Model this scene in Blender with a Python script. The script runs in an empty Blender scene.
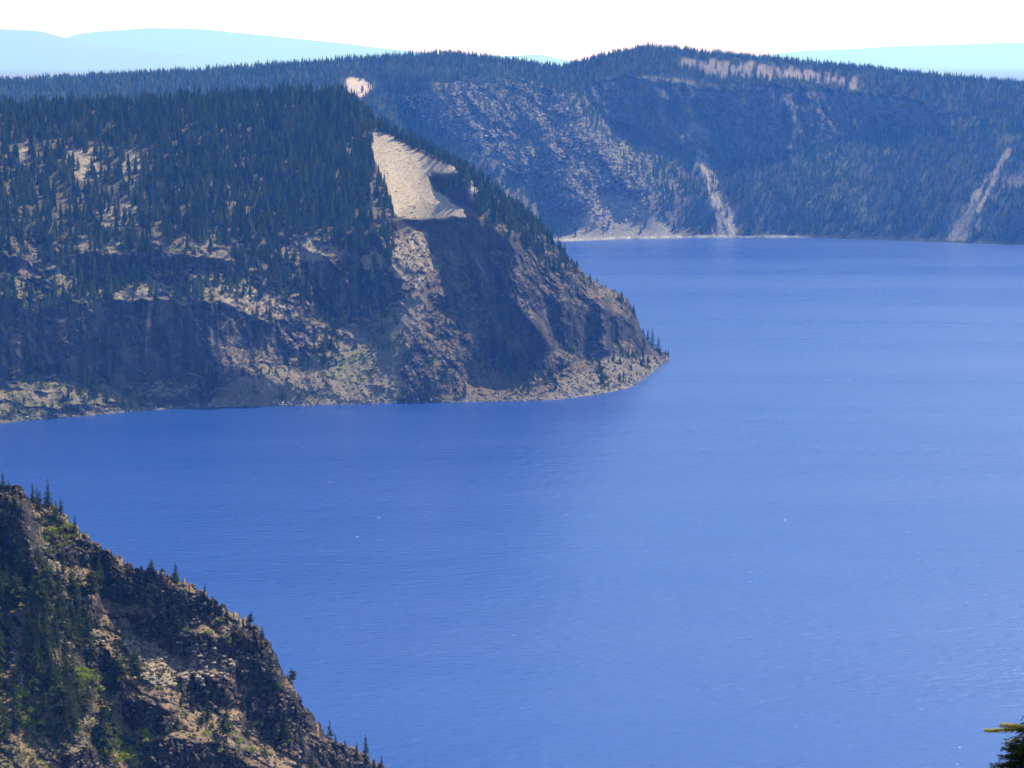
import bpy, math, random
import numpy as np
rnd = random.Random(7)
R = np.random.default_rng(11)
rad = math.radians
C = bpy.context.scene.collection
scene = bpy.context.scene

# ---------------------------------------------------------------- camera maths
F = 1911.0                      # focal length in pixels of a 1024 px wide picture
H = 356.0                       # eye height above the lake, metres
PITCH = math.atan(324.0 / F)
SP, CP = math.sin(PITCH), math.cos(PITCH)

def ray(px, py, Y):
    """the world point at forward distance Y seen at picture position px, py"""
    u = (px - 512.0) / F; v = (384.0 - py) / F
    dy = CP + v * SP; dz = -SP + v * CP
    t = Y / dy
    return u * t, Y + 0 * t, H + dz * t

def mslope(py):
    v = (384.0 - py) / F
    return (-SP + v * CP) / (CP + v * SP)

def ywater(py):
    return -H / mslope(py)

# ---------------------------------------------------------------- noise
_perm = R.permutation(512).astype(np.int64)
_grad = R.normal(size=(512, 3)); _grad /= np.linalg.norm(_grad, axis=1)[:, None]
_grad = _grad.astype(np.float32)

_p32 = np.concatenate([_perm, _perm]).astype(np.int32)
_gx, _gy, _gz = [np.ascontiguousarray(_grad[:, k]) for k in range(3)]
def perlin(x, y, z=0.0):
    shp = np.broadcast_shapes(np.shape(x), np.shape(y), np.shape(z))
    def sp(a):
        a = np.asarray(a, np.float64); f = np.floor(a)
        return (f.astype(np.int64) & 511).astype(np.int32), (a-f).astype(np.float32)
    xi, xf = sp(x); yi, yf = sp(y); zi, zf = sp(z)
    fade = lambda t: t*t*t*(t*(t*6-15)+10)
    u, v, w = fade(xf), fade(yf), fade(zf)
    flat = zf.ndim == 0 and float(zf) == 0.0
    out = None
    for dx in (0, 1):
        A = _p32[(xi+dx) & 511]; xx = xf-dx; wu = u if dx else 1-u
        for dy in (0, 1):
            B = _p32[A + ((yi+dy) & 511)]; yy = yf-dy; wv = wu*(v if dy else 1-v)
            for dz in ((0,) if flat else (0, 1)):
                h = _p32[B + ((zi+dz) & 511)]
                d = _gx[h]*xx + _gy[h]*yy
                if not flat: d = (d + _gz[h]*(zf-dz))*(w if dz else 1-w)
                d = d*wv
                out = d if out is None else out + d
    return np.broadcast_to(out*1.5, shp)

def fbm(x, y, z=0.0, o=4, g=0.5, ridged=False):
    a, s, n = 1.0, 0.0, 0.0
    for k in range(o):
        p = perlin(x * 2.03**k + 17.3*k, y * 2.03**k - 9.1*k, z * 2.03**k + 5.7*k)
        if ridged: p = 1 - 2*np.abs(p)
        s = s + a*p; n += a; a *= g
    return s / n

def cells(x, y, seed=0):
    """2-D cellular noise: nearest distance, second distance, random value of the nearest cell"""
    xi = np.floor(x).astype(np.int64); yi = np.floor(y).astype(np.int64)
    d1 = np.full(x.shape, 9.0, np.float32); d2 = d1.copy(); val = np.zeros(x.shape, np.float32)
    for dx in (-1, 0, 1):
        for dy in (-1, 0, 1):
            h = _perm[(_perm[(xi+dx+seed) & 511] + yi + dy) & 511]
            jx = xi + dx + (h % 61)/61.0; jy = yi + dy + ((h*7) % 59)/59.0
            d = np.hypot(x - jx, y - jy)
            nearer = d < d1
            d2 = np.where(nearer, d1, np.minimum(d2, d))
            val = np.where(nearer, ((h*13) % 97)/97.0, val)
            d1 = np.where(nearer, d, d1)
    return d1, d2, val

def smooth(e0, e1, x):
    t = np.clip((x - e0)/(e1 - e0), 0, 1)
    return t*t*(3-2*t)

def blur(a, k, axis):
    if k < 1: return a
    k = int(k)
    for _ in range(2):
        p = np.concatenate([np.repeat(np.take(a, [0], axis), k, axis), a, np.repeat(np.take(a, [-1], axis), k, axis)], axis)
        c = np.cumsum(p, axis)
        c = np.concatenate([np.zeros_like(np.take(c, [0], axis)), c], axis)
        n = a.shape[axis]; w = 2*k+1
        a = (np.take(c, range(w, w+n), axis) - np.take(c, range(0, n), axis)) / w
    return a

def inpoly(X, Y, pts):
    inside = np.zeros(X.shape, bool)
    n = len(pts)
    for i in range(n):
        x0, y0 = pts[i]; x1, y1 = pts[(i+1) % n]
        if y0 == y1: continue
        c = ((y0 > Y) != (y1 > Y)) & (X < (x1-x0)*(Y-y0)/(y1-y0) + x0)
        inside ^= c
    return inside.astype(np.float64)

# ---------------------------------------------------------------- object helpers
def tag(o, label=None, cat=None, group=None, kind=None):
    if label: o['label'] = label
    if cat: o['category'] = cat
    if group: o['group'] = group
    if kind: o['kind'] = kind
    return o

def mesh_np(name, V, T, mat, colors=None, shade=True, attr='alb'):
    """one mesh from vertex array V and triangle or quad array T"""
    me = bpy.data.meshes.new(name)
    V = np.ascontiguousarray(V, np.float32); T = np.ascontiguousarray(T, np.int32)
    k = T.shape[1]
    me.vertices.add(len(V)); me.vertices.foreach_set('co', V.ravel())
    me.loops.add(T.size); me.loops.foreach_set('vertex_index', T.ravel())
    me.polygons.add(len(T))
    me.polygons.foreach_set('loop_start', np.arange(0, T.size, k, dtype=np.int32))
    me.polygons.foreach_set('loop_total', np.full(len(T), k, np.int32))
    me.update(calc_edges=True)
    me.polygons.foreach_set('use_smooth', np.full(len(T), shade, bool))
    if colors is not None:
        ca = me.color_attributes.new(attr, 'FLOAT_COLOR', 'POINT')
        c4 = np.ones((len(V), 4), np.float32); c4[:, :3] = colors
        ca.data.foreach_set('color', c4.ravel())
    me.materials.append(mat)
    return me

def link(name, me, parent=None):
    o = bpy.data.objects.new(name, me); C.objects.link(o)
    if parent: o.parent = parent
    return o

# ---------------------------------------------------------------- materials
def newmat(name):
    m = bpy.data.materials.new(name); m.use_nodes = True
    nt = m.node_tree; b = nt.nodes['Principled BSDF']
    return m, nt, b

def N(nt, t, **kw):
    n = nt.nodes.new(t)
    for k, v in kw.items():
        if k.startswith('_'): setattr(n, k[1:], v)
        else: n.inputs[k.replace('__', ' ')].default_value = v
    return n

def terrain_mat(name, fine, bump):
    """surface colour from the terrain's albedo attribute, broken up by stone-scale noise"""
    m, nt, b = newmat(name)
    L = nt.links
    a = N(nt, 'ShaderNodeVertexColor', _layer_name='alb')
    tc = N(nt, 'ShaderNodeNewGeometry')
    n1 = N(nt, 'ShaderNodeTexNoise', Scale=fine, Detail=6.0, Roughness=0.65)
    n2 = N(nt, 'ShaderNodeTexVoronoi', Scale=fine*2.2)
    L.new(tc.outputs['Position'], n1.inputs['Vector']); L.new(tc.outputs['Position'], n2.inputs['Vector'])
    mr = N(nt, 'ShaderNodeMapRange'); mr.inputs['From Min'].default_value = .3; mr.inputs['From Max'].default_value = .7
    mr.inputs['To Min'].default_value = .55; mr.inputs['To Max'].default_value = 1.45
    L.new(n1.outputs['Fac'], mr.inputs['Value'])
    mx = N(nt, 'ShaderNodeMix', _data_type='RGBA', _blend_type='MULTIPLY'); mx.inputs['Factor'].default_value = 1
    L.new(a.outputs['Color'], mx.inputs['A']); L.new(mr.outputs['Result'], mx.inputs['B'])
    L.new(mx.outputs['Result'], b.inputs['Base Color'])
    bp = N(nt, 'ShaderNodeBump', Strength=.55, Distance=bump)
    ad = N(nt, 'ShaderNodeMath', _operation='ADD')
    L.new(n1.outputs['Fac'], ad.inputs[0]); L.new(n2.outputs['Distance'], ad.inputs[1])
    L.new(ad.outputs[0], bp.inputs['Height']); L.new(bp.outputs['Normal'], b.inputs['Normal'])
    b.inputs['Roughness'].default_value = .95; b.inputs['Specular IOR Level'].default_value = .03
    return m

def foliage_mat(name, col, var=.35, attr=False, transl=.25):
    m, nt, b = newmat(name)
    L = nt.links
    if attr:
        src = N(nt, 'ShaderNodeVertexColor', _layer_name='alb').outputs['Color']
    else:
        oi = N(nt, 'ShaderNodeObjectInfo')
        geo = N(nt, 'ShaderNodeNewGeometry')
        nz = N(nt, 'ShaderNodeTexNoise', Scale=1.3, Detail=3.0)
        L.new(geo.outputs['Position'], nz.inputs['Vector'])
        ad = N(nt, 'ShaderNodeMath', _operation='ADD'); L.new(oi.outputs['Random'], ad.inputs[0]); L.new(nz.outputs['Fac'], ad.inputs[1])
        mr = N(nt, 'ShaderNodeMapRange'); mr.inputs['From Min'].default_value = .3; mr.inputs['From Max'].default_value = 1.7
        L.new(ad.outputs[0], mr.inputs['Value'])
        mx = N(nt, 'ShaderNodeMix', _data_type='RGBA')
        mx.inputs['A'].default_value = (*[c*(1-var) for c in col], 1)
        mx.inputs['B'].default_value = (col[0]*(1+var)*1.25, col[1]*(1+var), col[2]*(1+var)*.8, 1)
        L.new(mr.outputs['Result'], mx.inputs['Factor']); src = mx.outputs['Result']
    L.new(src, b.inputs['Base Color'])
    b.inputs['Roughness'].default_value = .8; b.inputs['Specular IOR Level'].default_value = .05
    tr = N(nt, 'ShaderNodeBsdfTranslucent'); L.new(src, tr.inputs['Color'])
    ms = N(nt, 'ShaderNodeMixShader', Fac=transl)
    L.new(b.outputs[0], ms.inputs[1]); L.new(tr.outputs[0], ms.inputs[2])
    L.new(ms.outputs[0], nt.nodes['Material Output'].inputs['Surface'])
    return m

def bark_mat():
    m, nt, b = newmat('bark')
    nz = N(nt, 'ShaderNodeTexNoise', Scale=6.0, Detail=4.0)
    cr = N(nt, 'ShaderNodeValToRGB')
    cr.color_ramp.elements[0].color = (.05, .035, .025, 1); cr.color_ramp.elements[1].color = (.16, .12, .09, 1)
    nt.links.new(nz.outputs['Fac'], cr.inputs[0]); nt.links.new(cr.outputs[0], b.inputs['Base Color'])
    b.inputs['Roughness'].default_value = .95
    return m

M_head = terrain_mat('headland_ground', .35, 1.0)
M_far = terrain_mat('far_ground', .16, 2.0)
M_near = terrain_mat('near_ground', 1.1, .35)
M_bark = bark_mat()
M_fir = foliage_mat('conifer_needles', (.042, .062, .022))
M_shrub = foliage_mat('shrub_leaves', (.19, .27, .03), .4)
M_wood = foliage_mat('forest_needles', (.04, .06, .03), attr=True, transl=.33)

# ---------------------------------------------------------------- terrain sheets
_cr = {}
class Sheet:
    """A terrain surface.  For each bearing its cross-section climbs from the shore with the
    steepness given by a slope map, to a crest at a chosen distance, then falls away behind."""
    def __init__(s, pxs, nrow, bottom, crest, ybot, ycrest, slope_fn, offset_fn, rock_fn, back=(220, .45), back_rows=40, sm=1.0, soft=.2, lam=.05, broad=28):
        s.pxs = np.asarray(pxs, float); nc = len(s.pxs)
        s.nc, s.nr = nc, nrow
        s.pb = bottom(s.pxs); s.pc = crest(s.pxs)
        v = np.linspace(0, 1, nrow)[:, None]
        pcs = blur(s.pc, max(2, int(3/(s.pxs[-1]-s.pxs[-2]))), 0)
        PY = s.pb[None] + (pcs - s.pb)[None]*v + (s.pc - pcs)[None]*v**14
        PX = np.repeat(s.pxs[None], nrow, 0)
        s.PX, s.PY = PX, PY
        s.th = np.clip(slope_fn(PX, PY), 6, 84)
        th = np.tan(np.radians(s.th))
        s.hard = smooth(40, 66, blur(blur(s.th, 2, 0), 2, 1))       # 0 on benches, 1 on cliffs
        yb = ybot(s.pxs); yc = ycrest(s.pxs)
        # ln(distance) climbs by dm/(tan(slope) - m) per row; a broad smooth solution first,
        # then the ledges and faces as a least-squares surface without column-wise streaks
        M = mslope(PY); dm = np.diff(M, axis=0)
        g = np.zeros_like(PY); g[1:] = dm/(.5*(th[1:]+th[:-1]) - .5*(M[1:]+M[:-1]))
        g0 = blur(g, broad, 1)
        cum = np.cumsum(g0, 0)
        k = (np.log(yc) - np.log(yb))/cum[-1]
        L0 = np.log(yb)[None] + k[None]*cum
        res = g - g0
        D = res.copy(); D[:-1] -= res[1:]; D[0] = -res[1]
        Dm = np.concatenate([D, D[::-1]]); Dm = np.concatenate([Dm, Dm[:, ::-1]], 1)
        ev = 4*np.sin(np.pi*np.arange(2*nrow)/(2*nrow))**2; eu = 4*np.sin(np.pi*np.fft.rfftfreq(2*nc))**2
        den = ev[:, None] + lam*eu[None]; den[0, 0] = 1
        Rr = np.fft.irfft2(np.fft.rfft2(Dm)/den, s=Dm.shape)[:nrow, :nc]
        Rr = Rr - blur(Rr[:1], 30, 1)
        Yr = np.exp(L0 + Rr*smooth(0, 22, np.arange(nrow))[:, None])
        s.k = k
        x, y, z = ray(PX, PY, Yr)
        Yr = Yr + offset_fn(PX, PY, x, y, z)
        x, y, z = ray(PX, PY, Yr)
        _cr.clear()
        rk_ = rock_fn(PX, PY, x, y, z)
        Yr = Yr + rk_*np.maximum(soft + (1-soft)*s.hard, _cr.get('crag', 0))
        x, y, z = ray(PX, PY, Yr)
        # behind the crest
        L, fall = back
        e = np.linspace(0, 1, back_rows+1)[1:, None]**1.5
        by = y[-1][None] + L*e
        bx = x[-1][None]*(by/y[-1][None])
        bz = z[-1][None] - L*fall*(e**1.25) - .02*L*e
        bz = bz + fbm(bx/30, by/30, 0, 3)*4*e
        s.X = np.concatenate([x, bx]); s.Y = np.concatenate([y, by]); s.Z = np.concatenate([z, bz])
        s.tr = s.X.shape[0]
    def steep(s):
        P = np.stack([s.X, s.Y, s.Z], -1)
        du = np.gradient(P, axis=1); dv = np.gradient(P, axis=0)
        n = np.cross(du, dv); l = np.linalg.norm(n, axis=-1) + 1e-9
        s.area = l
        n = n/l[..., None]; n *= np.sign(n[..., 2:3] + 1e-9)
        s.n = n
        return np.degrees(np.arccos(np.clip(n[..., 2], -1, 1)))
    def at(s, px, py):
        """world points where the sheet is seen at px, py"""
        px = np.atleast_1d(np.asarray(px, float)); py = np.atleast_1d(np.asarray(py, float))
        j = np.clip(np.interp(px, s.pxs, np.arange(s.nc)), 0, s.nc-1.001)
        pb = np.interp(px, s.pxs, s.pb); pc = np.interp(px, s.pxs, s.pc)
        i = np.clip((py - pb)/(pc - pb), 0, 1)*(s.nr-1); i = np.minimum(i, s.nr-1.001)
        return s.lerp(i, j)
    def lerp(s, i, j):
        i0 = i.astype(int); j0 = j.astype(int); a = i-i0; b = j-j0
        out = []
        for A in (s.X, s.Y, s.Z):
            out.append(A[i0, j0]*(1-a)*(1-b) + A[i0+1, j0]*a*(1-b) + A[i0, j0+1]*(1-a)*b + A[i0+1, j0+1]*a*b)
        return np.stack(out, -1)
    def build(s, name, alb, mat, skirt=None):
        X, Y, Z = s.X, s.Y, s.Z
        nr, nc = X.shape
        V = np.stack([X, Y, Z], -1).reshape(-1, 3); A = alb.reshape(-1, 3)
        if skirt is not None:                           # the slope goes on down below the part in view
            rows = []
            for q in range(1, 13):
                d = skirt[0]*(q/12)**1.4
                rows.append(np.stack([X[0]*(Y[0]-d)/Y[0], Y[0]-d, Z[0]-d*skirt[1] + 2*perlin(X[0]/15, q*.8, 3.3)], -1))
            rows = rows[::-1]
            V = np.concatenate([np.concatenate(rows), V]); A = np.concatenate([np.tile(alb[0], (12, 1)), A])
            nr += 12
        i, j = np.meshgrid(np.arange(nr-1), np.arange(nc-1), indexing='ij')
        a = (i*nc + j).ravel()
        T = np.stack([a, a+1, a+nc+1, a+nc], -1)
        o = link(name, mesh_np(name, V, T, mat, A))
        s.obj = o
        return o
    def scatter(s, n, dens):
        """n random surface positions, weighted by real area times density"""
        w = np.clip(np.nan_to_num(s.area[:-1, :-1]*dens[:-1, :-1]), 0, None).ravel(); w = w/w.sum()
        idx = R.choice(len(w), n, p=w)
        i, j = np.divmod(idx, s.nc-1)
        i = i + R.random(n)*.999; j = j + R.random(n)*.999
        return s.lerp(i, j), i, j

def curve(pts):
    xs = [p[0] for p in pts]; ys = [p[1] for p in pts]
    def f(x):
        # gentle smoothing of a polyline
        r = 0
        for d, w in ((-6, .15), (-3, .2), (0, .3), (3, .2), (6, .15)): r = r + w*np.interp(x+d, xs, ys)
        return r
    return f

def line_bump(PX, PY, pts, width, amp, sharp=1.0):
    """a ridge (amp < 0: towards the viewer) or gully (amp > 0) along a polyline"""
    d = np.full(PX.shape, 1e9)
    for (x0, y0), (x1, y1) in zip(pts[:-1], pts[1:]):
        vx, vy = x1-x0, y1-y0
        t = np.clip(((PX-x0)*vx + (PY-y0)*vy)/(vx*vx+vy*vy), 0, 1)
        d = np.minimum(d, np.hypot(PX-x0-t*vx, PY-y0-t*vy))
    return amp*np.exp(-(d/width)**2*sharp)

def mixc(a, b, t):
    return a*(1-t[..., None]) + np.asarray(b, float)*t[..., None]

# ================================================================ HEADLAND
hd_px = np.concatenate([np.linspace(-230, -12, 70), np.arange(-10, 669.6, .72)])
shore_h = curve([(-230, 436), (-60, 427), (0, 421), (60, 416), (140, 409), (205, 405), (300, 404), (400, 401), (500, 400), (560, 398), (600, 393), (632, 387), (643, 380), (654, 374), (660, 364), (669, 359)])
crest_h0 = curve([(-230, 126), (-60, 116), (0, 112), (100, 108), (200, 102), (300, 97), (345, 98), (362, 112), (375, 126), (400, 140), (430, 153), (460, 170), (500, 200), (530, 222), (557, 248), (576, 266), (596, 282), (615, 291), (626, 297), (633, 304), (637, 322), (643, 334), (651, 345), (660, 351), (669, 357)])
def shore_hf(p): return shore_h(p) + 5                    # starts a little under water
def crest_hf(p):
    return np.minimum(crest_h0(p) + 7.0*fbm(p/15, 0*p, 3.0, 5, .6)*smooth(440, 560, p), shore_h(p)-2)
def ybot_h(p): return ywater(shore_h(p)) - 14
def ycrest_h(p):
    return np.interp(p, [-230, 0, 60, 120, 180, 240, 300, 360, 420, 480, 540, 600, 640, 669],
                     [2170, 2225, 2255, 2275, 2275, 2310, 2350, 2360, 2290, 2195, 2190, 2210, 2250, 2285])

_wc = {}
def warp(PX, PY, a=5, sc=22):
    k = (PX.shape, float(PX[0, 0]), float(PY[0, 0]), float(PY[-1, -1]), sc) if PX.ndim == 2 else None
    if k is None: return _warp(PX, PY, a, sc)
    if k not in _wc: _wc[k] = (fbm(PX/sc, PY/sc, 1.5, 3), fbm(PX/sc, PY/sc, 7.7, 3))
    n, m = _wc[k]
    return PX + a*n, PY + a*.8*m
def _warp(PX, PY, a, sc):
    return PX + a*fbm(PX/sc, PY/sc, 1.5, 3), PY + a*.8*fbm(PX/sc, PY/sc, 7.7, 3)

HC = dict(
 cliff1=[(-230,300),(-60,300),(0,292),(40,302),(100,300),(150,296),(185,302),(235,300),(268,318),(272,345),(262,372),(215,388),(210,402),(145,404),(138,386),(95,380),(60,376),(30,372),(0,380),(-230,380)],
 upper=[(-60,262),(40,262),(60,258),(150,255),(230,250),(300,262),(350,255),(395,262),(400,300),(372,325),(345,318),(300,300),(262,290),(240,275),(180,276),(100,282),(30,282),(-60,284)],
 buttress=[(265,300),(300,292),(330,298),(350,318),(345,345),(318,352),(300,360),(272,362),(262,330)],
 amph=[(382,220),(410,221),(440,216),(500,220),(512,250),(540,300),(560,330),(556,372),(520,385),(480,388),(462,370),(456,330),(446,290),(430,250),(425,232),(384,232)],
 rightspur=[(505,232),(545,240),(576,268),(610,290),(632,306),(640,330),(640,350),(610,345),(570,365),(545,370),(520,330)],
 spur=[(428,245),(446,288),(455,330),(462,370),(468,398),(405,398),(400,372),(420,330),(438,300)],
 knob=[(430,172),(455,172),(475,192),(474,206),(458,204),(438,190)],
 scar=[(345,-1)] ,
)
def hd_mask(name, PX, PY, b=2, w=5):
    wx, wy = warp(PX, PY, w)
    m = inpoly(wx, wy, HC[name])
    return blur(blur(m, b, 0), b, 1)

PUM = [(369,130),(384,134),(402,143),(424,155),(452,167),(462,176),(448,178),(428,176),(436,190),(452,203),(464,211),(467,218),(440,219),(405,218),(392,212),(386,195),(380,172),(372,155)]
BENCH = [([(425,300),(440,298),(449,318),(446,340),(450,372),(458,398),(392,398),(396,368),(408,340)], 37),
 ([(380,232),(405,229),(432,237),(440,262),(446,285),(436,298),(425,300),(405,284),(388,262)], 31),
 ([(425,300),(436,300),(420,320),(404,345),(385,385),(372,400),(330,400),(332,372),(350,350),(380,322),(410,304)], 34),
 ([(455,374),(480,384),(510,390),(545,376),(575,362),(612,348),(640,352),(652,364),(640,384),(590,398),(455,401)], 31),
 ([(-230,284),(-60,284),(40,284),(100,284),(180,278),(240,277),(268,296),(300,312),(285,322),(262,318),(235,302),(185,304),(150,298),(100,300),(40,300),(-60,298),(-230,298)], 24),
 ([(385,232),(410,228),(434,236),(444,258),(440,270),(415,268),(390,252)], 30),
 ([(225,250),(262,236),(330,245),(345,262),(300,262),(250,258)], 26),
 ([(0,232),(60,236),(150,232),(230,236),(230,248),(150,250),(60,256),(0,256)], 27),
 ([(556,262),(580,268),(600,282),(625,300),(634,318),(620,314),(596,300),(570,284)], 28),
 ([(545,290),(562,296),(566,318),(548,306)], 26),
 ([(-230,372),(-60,372),(0,376),(40,372),(75,378),(100,384),(138,390),(135,400),(60,404),(-60,410),(-230,412)], 27),
 ([(335,345),(372,326),(398,312),(405,330),(398,360),(380,398),(340,398)], 34),
 ([(216,402),(228,384),(256,372),(290,374),(318,372),(320,398),(260,403)], 33),
 ([(320,330),(336,330),(340,350),(322,352)], 30),
 ([(446,300),(456,306),(460,345),(450,345)], 34)]
def steps(PX, PY, lx, ly, ang, thr, seed, soft=.05):
    """where rock breaks into steep faces: long patches lx by ly pixels, tilted by ang degrees"""
    c, q = math.cos(rad(ang)), math.sin(rad(ang))
    U = (PX*c + PY*q)/lx; V = (-PX*q + PY*c)/ly
    U2 = U + .35*fbm(U*2, V*2, seed+3, 2); V2 = V + .35*fbm(U*2, V*2, seed+6, 2)
    return smooth(thr-soft, thr+soft, fbm(U2, V2, seed, 5, .58))

DARK = [  # steep shaded faces, as outlined against the lit ledges
 [(-230,302),(-60,302),(0,294),(40,304),(70,302),(100,303),(150,300),(166,300),(185,305),(215,300),(235,306),(258,320),(268,330),(270,352),(258,368),(232,380),(214,392),(208,403),(145,405),(143,390),(95,381),(60,377),(30,373),(0,381),(-230,381)],
 [(268,322),(276,318),(284,345),(292,366),(270,368)],
 [(296,340),(306,336),(312,360),(300,366)],
 [(382,219),(410,220),(440,217),(470,216),(500,221),(510,236),(514,262),(512,288),(524,306),(540,326),(556,344),(560,360),(540,372),(520,380),(500,388),(478,386),(462,374),(456,355),(455,330),(458,318),(448,298),(450,282),(444,262),(438,246),(434,234),(408,227),(384,231)],
 [(345,236),(372,232),(384,246),(396,268),(404,286),(400,300),(384,310),(366,318),(350,318),(342,300),(350,276)],
 [(300,246),(330,262),(345,278),(346,310),(330,318),(318,306),(308,282)],
 [(546,304),(562,300),(580,306),(598,306),(602,322),(600,340),(588,350),(570,356),(558,350),(552,330)],
 [(604,318),(622,314),(636,330),(632,342),(622,338),(616,352),(608,346)],
 [(480,352),(500,345),(520,356),(528,366),(505,376),(484,374)],
 [(392,352),(402,342),(408,352),(398,376),(388,392),(384,382)],
 [(430,372),(446,364),(458,382),(452,396),(434,392)],
 [(60,256),(100,252),(140,256),(200,256),(236,262),(240,272),(200,272),(150,270),(100,274),(62,272)],
 [(-60,252),(20,256),(34,270),(0,276),(-60,274)],
 [(636,366),(650,366),(652,374),(640,380),(626,380)],
 [(372,388),(390,384),(392,400),(372,400)],
]
def dark_h(PX, PY):
    if 'dk' in _dk and _dk['dk'].shape == PX.shape: return _dk['dk']
    wx, wy = warp(PX, PY, 7, 16)
    wx = wx + 3.5*fbm(PX/5, PY/7, 71, 3); wy = wy + 3*fbm(PX/5, PY/6, 72, 3)
    m = 0
    for p in DARK: m = np.maximum(m, inpoly(wx, wy, p))
    m = m*(1 - blur(inpoly(wx, wy, [(425,300),(440,298),(449,318),(446,340),(450,368),(440,398),(400,398),(404,362),(410,340)]), 1, 1)*(1 - steps(PX, PY, 14, 8, 55, .0, 81)))
    _dk['dk'] = blur(blur(m, 1, 0), 1, 1)
    return _dk['dk']
_dk = {}
def slope_h(PX, PY):
    wx, wy = warp(PX, PY, 6)
    th = 31 + 6*fbm(PX/40, PY/25, 2, 3)
    rel = smooth(222, 240, PY + 10*fbm(PX/30, PY/30, 5, 2))
    low = smooth(365, 380, PY)
    left = smooth(330, 290, PX)
    th = th + (1-rel)*12*fbm(PX/30, PY/10, 8, 3)
    # ledges and small faces of the broken ground
    st1 = steps(PX, PY, 34, 11, 12, .06, 11)          # left and middle: nearly level ledges
    st2 = steps(PX, PY, 38, 13, 58, .02, 21)          # right: ribs plunging to the right
    st3 = steps(PX, PY, 9, 5, 40, .12, 31)
    rt = smooth(395, 440, PX + .2*(PY-300))
    st = st1*(1-rt) + st2*rt
    th = th*(1-rel) + rel*(33 + 40*st + 24*st3*(1-st))
    for bp, ba in BENCH:
        m = blur(blur(inpoly(wx, wy, bp), 1, 0), 1, 1)*(1 - .5*st*rel)
        th = th*(1-m) + m*(ba + 22*st3)
    d = dark_h(PX, PY)
    th = th*(1-d) + d*(81 + 9*fbm(PX/10, PY/14, 12, 3))
    m = hd_mask('knob', PX, PY, 1); th = th*(1-m) + m*72
    m = blur(blur(inpoly(wx, wy, PUM), 1, 0), 1, 1)*(1-hd_mask('knob', PX, PY, 1)); th = th*(1-m) + m*30
    th = th + 0*hd_mask_p(PX, PY)*fbm((PX - .62*PY)/4, (PX+PY)/60, 77, 3)
    return th

def offset_h(PX, PY, x, y, z):
    o = 0
    low = smooth(225, 260, PY)
    o = o + line_bump(PX, PY, [(474,225),(488,280),(506,372)], 26, 34)
    o = o + line_bump(PX, PY, [(420,240),(432,290),(420,340),(425,398)], 20, -6)
    o = o + line_bump(PX, PY, [(513,300),(534,326),(552,346),(566,362)], 6, -13)
    o = o + line_bump(PX, PY, [(510,240),(530,262),(560,280)], 8, -6)
    o = o + line_bump(PX, PY, [(548,304),(558,350)], 9, 24) + line_bump(PX, PY, [(601,300),(606,346)], 8, -24)
    o = o + line_bump(PX, PY, [(611,318),(614,342)], 5, 13) + line_bump(PX, PY, [(636,316),(642,344)], 6, -18)
    o = o + line_bump(PX, PY, [(528,240),(545,262)], 8, 12) + line_bump(PX, PY, [(498,356),(508,376)], 10, 10)
    o = o + line_bump(PX, PY, [(570,268),(590,292)], 7, -8)
    o = o + line_bump(PX, PY, [(240,378),(262,388),(270,398)], 30, -26)
    o = o + line_bump(PX, PY, [(165,315),(175,385)], 34, 18) + line_bump(PX, PY, [(280,330),(284,366)], 16, 14)
    o = o + line_bump(PX, PY, [(148,302),(145,370)], 4, -7)
    o = o + line_bump(PX, PY, [(20,290),(15,372)], 12, -9)
    o = o + 22*fbm(PX/75, PY/60, 21, 3)*(1-low) + 12*fbm(PX/60, PY/110, 23, 3)*low
    edge = smooth(0, 34, shore_h(PX) - PY)*smooth(0, 12, PY - crest_h0(PX))
    tip = 1 - .85*smooth(640, 660, PX)
    return o*edge*tip*(1 - .7*hd_mask_p(PX, PY))

def rock_h(PX, PY, x, y, z):
    low = smooth(215, 245, PY)*.88 + .12
    pum = 1 - .96*hd_mask_p(PX, PY)
    u = x + .25*y
    flute = fbm(u/17, y*.02, z/80, 4, .55)            # upright ribs
    rid = fbm(u/34, y/60, z/34, 5, .55, True)
    d1, d2, v = cells(u/13 + .35*fbm(u/20, z/20, 5, 2), z/15, 3)
    d3, d4, v2 = cells(u/5.5 + .3*flute, z/6.5, 9)
    o = -7*rid - 5*flute - 4*(v-.5) - 1.8*(v2-.5)
    smallr = fbm(u/6, y/9, z/6, 4, .6)
    o = o - 1.3*smallr
    # craggy ribs running down the broken ground, leaning left to right
    crag = np.maximum(np.maximum(hd_mask('spur', PX, PY, 3), hd_mask('rightspur', PX, PY, 3)), hd_mask('buttress', PX, PY, 3))
    _cr['crag'] = crag*.6
    rib = fbm((u + .45*z)/16, y/40, (z - .45*u)/46, 5, .55, True)
    blk = fbm((u + .45*z)/9, y/20, z/12, 3, .6)
    o = o - crag*(5*(rib-.3) + 4*np.floor(blk*5)/5)
    c1 = dark_h(PX, PY)*.7
    o = o*(1 - .75*c1) - c1*(4.5*fbm(u/9, z/90, 7, 4, .55) + 2.5*np.floor(4*fbm(u/14, z/26, 8, 3))/4) - c1*(3*fbm(u/7, 0, z/60, 3) )
    edge = smooth(-3, 16, shore_h(PX) - PY)*.85 + .15
    ce = smooth(-2, 14, PY - crest_h0(PX))
    tip = 1 - .6*smooth(610, 655, PX)
    return o*low*edge*ce*pum*tip

PUM = [(369,130),(384,134),(402,143),(424,155),(452,167),(462,176),(448,178),(428,176),(436,190),(452,203),(464,211),(467,218),(440,219),(405,218),(392,212),(386,195),(380,172),(372,155)]
def hd_mask_p(PX, PY):
    wx, wy = warp(PX, PY, 5.0, 12)
    return blur(blur(inpoly(wx, wy, PUM), 1, 0), 1, 1)

hd = Sheet(hd_px, 470, shore_hf, crest_hf, ybot_h, ycrest_h, slope_h, offset_h, rock_h, back=(420, .42), back_rows=46, sm=2)

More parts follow.
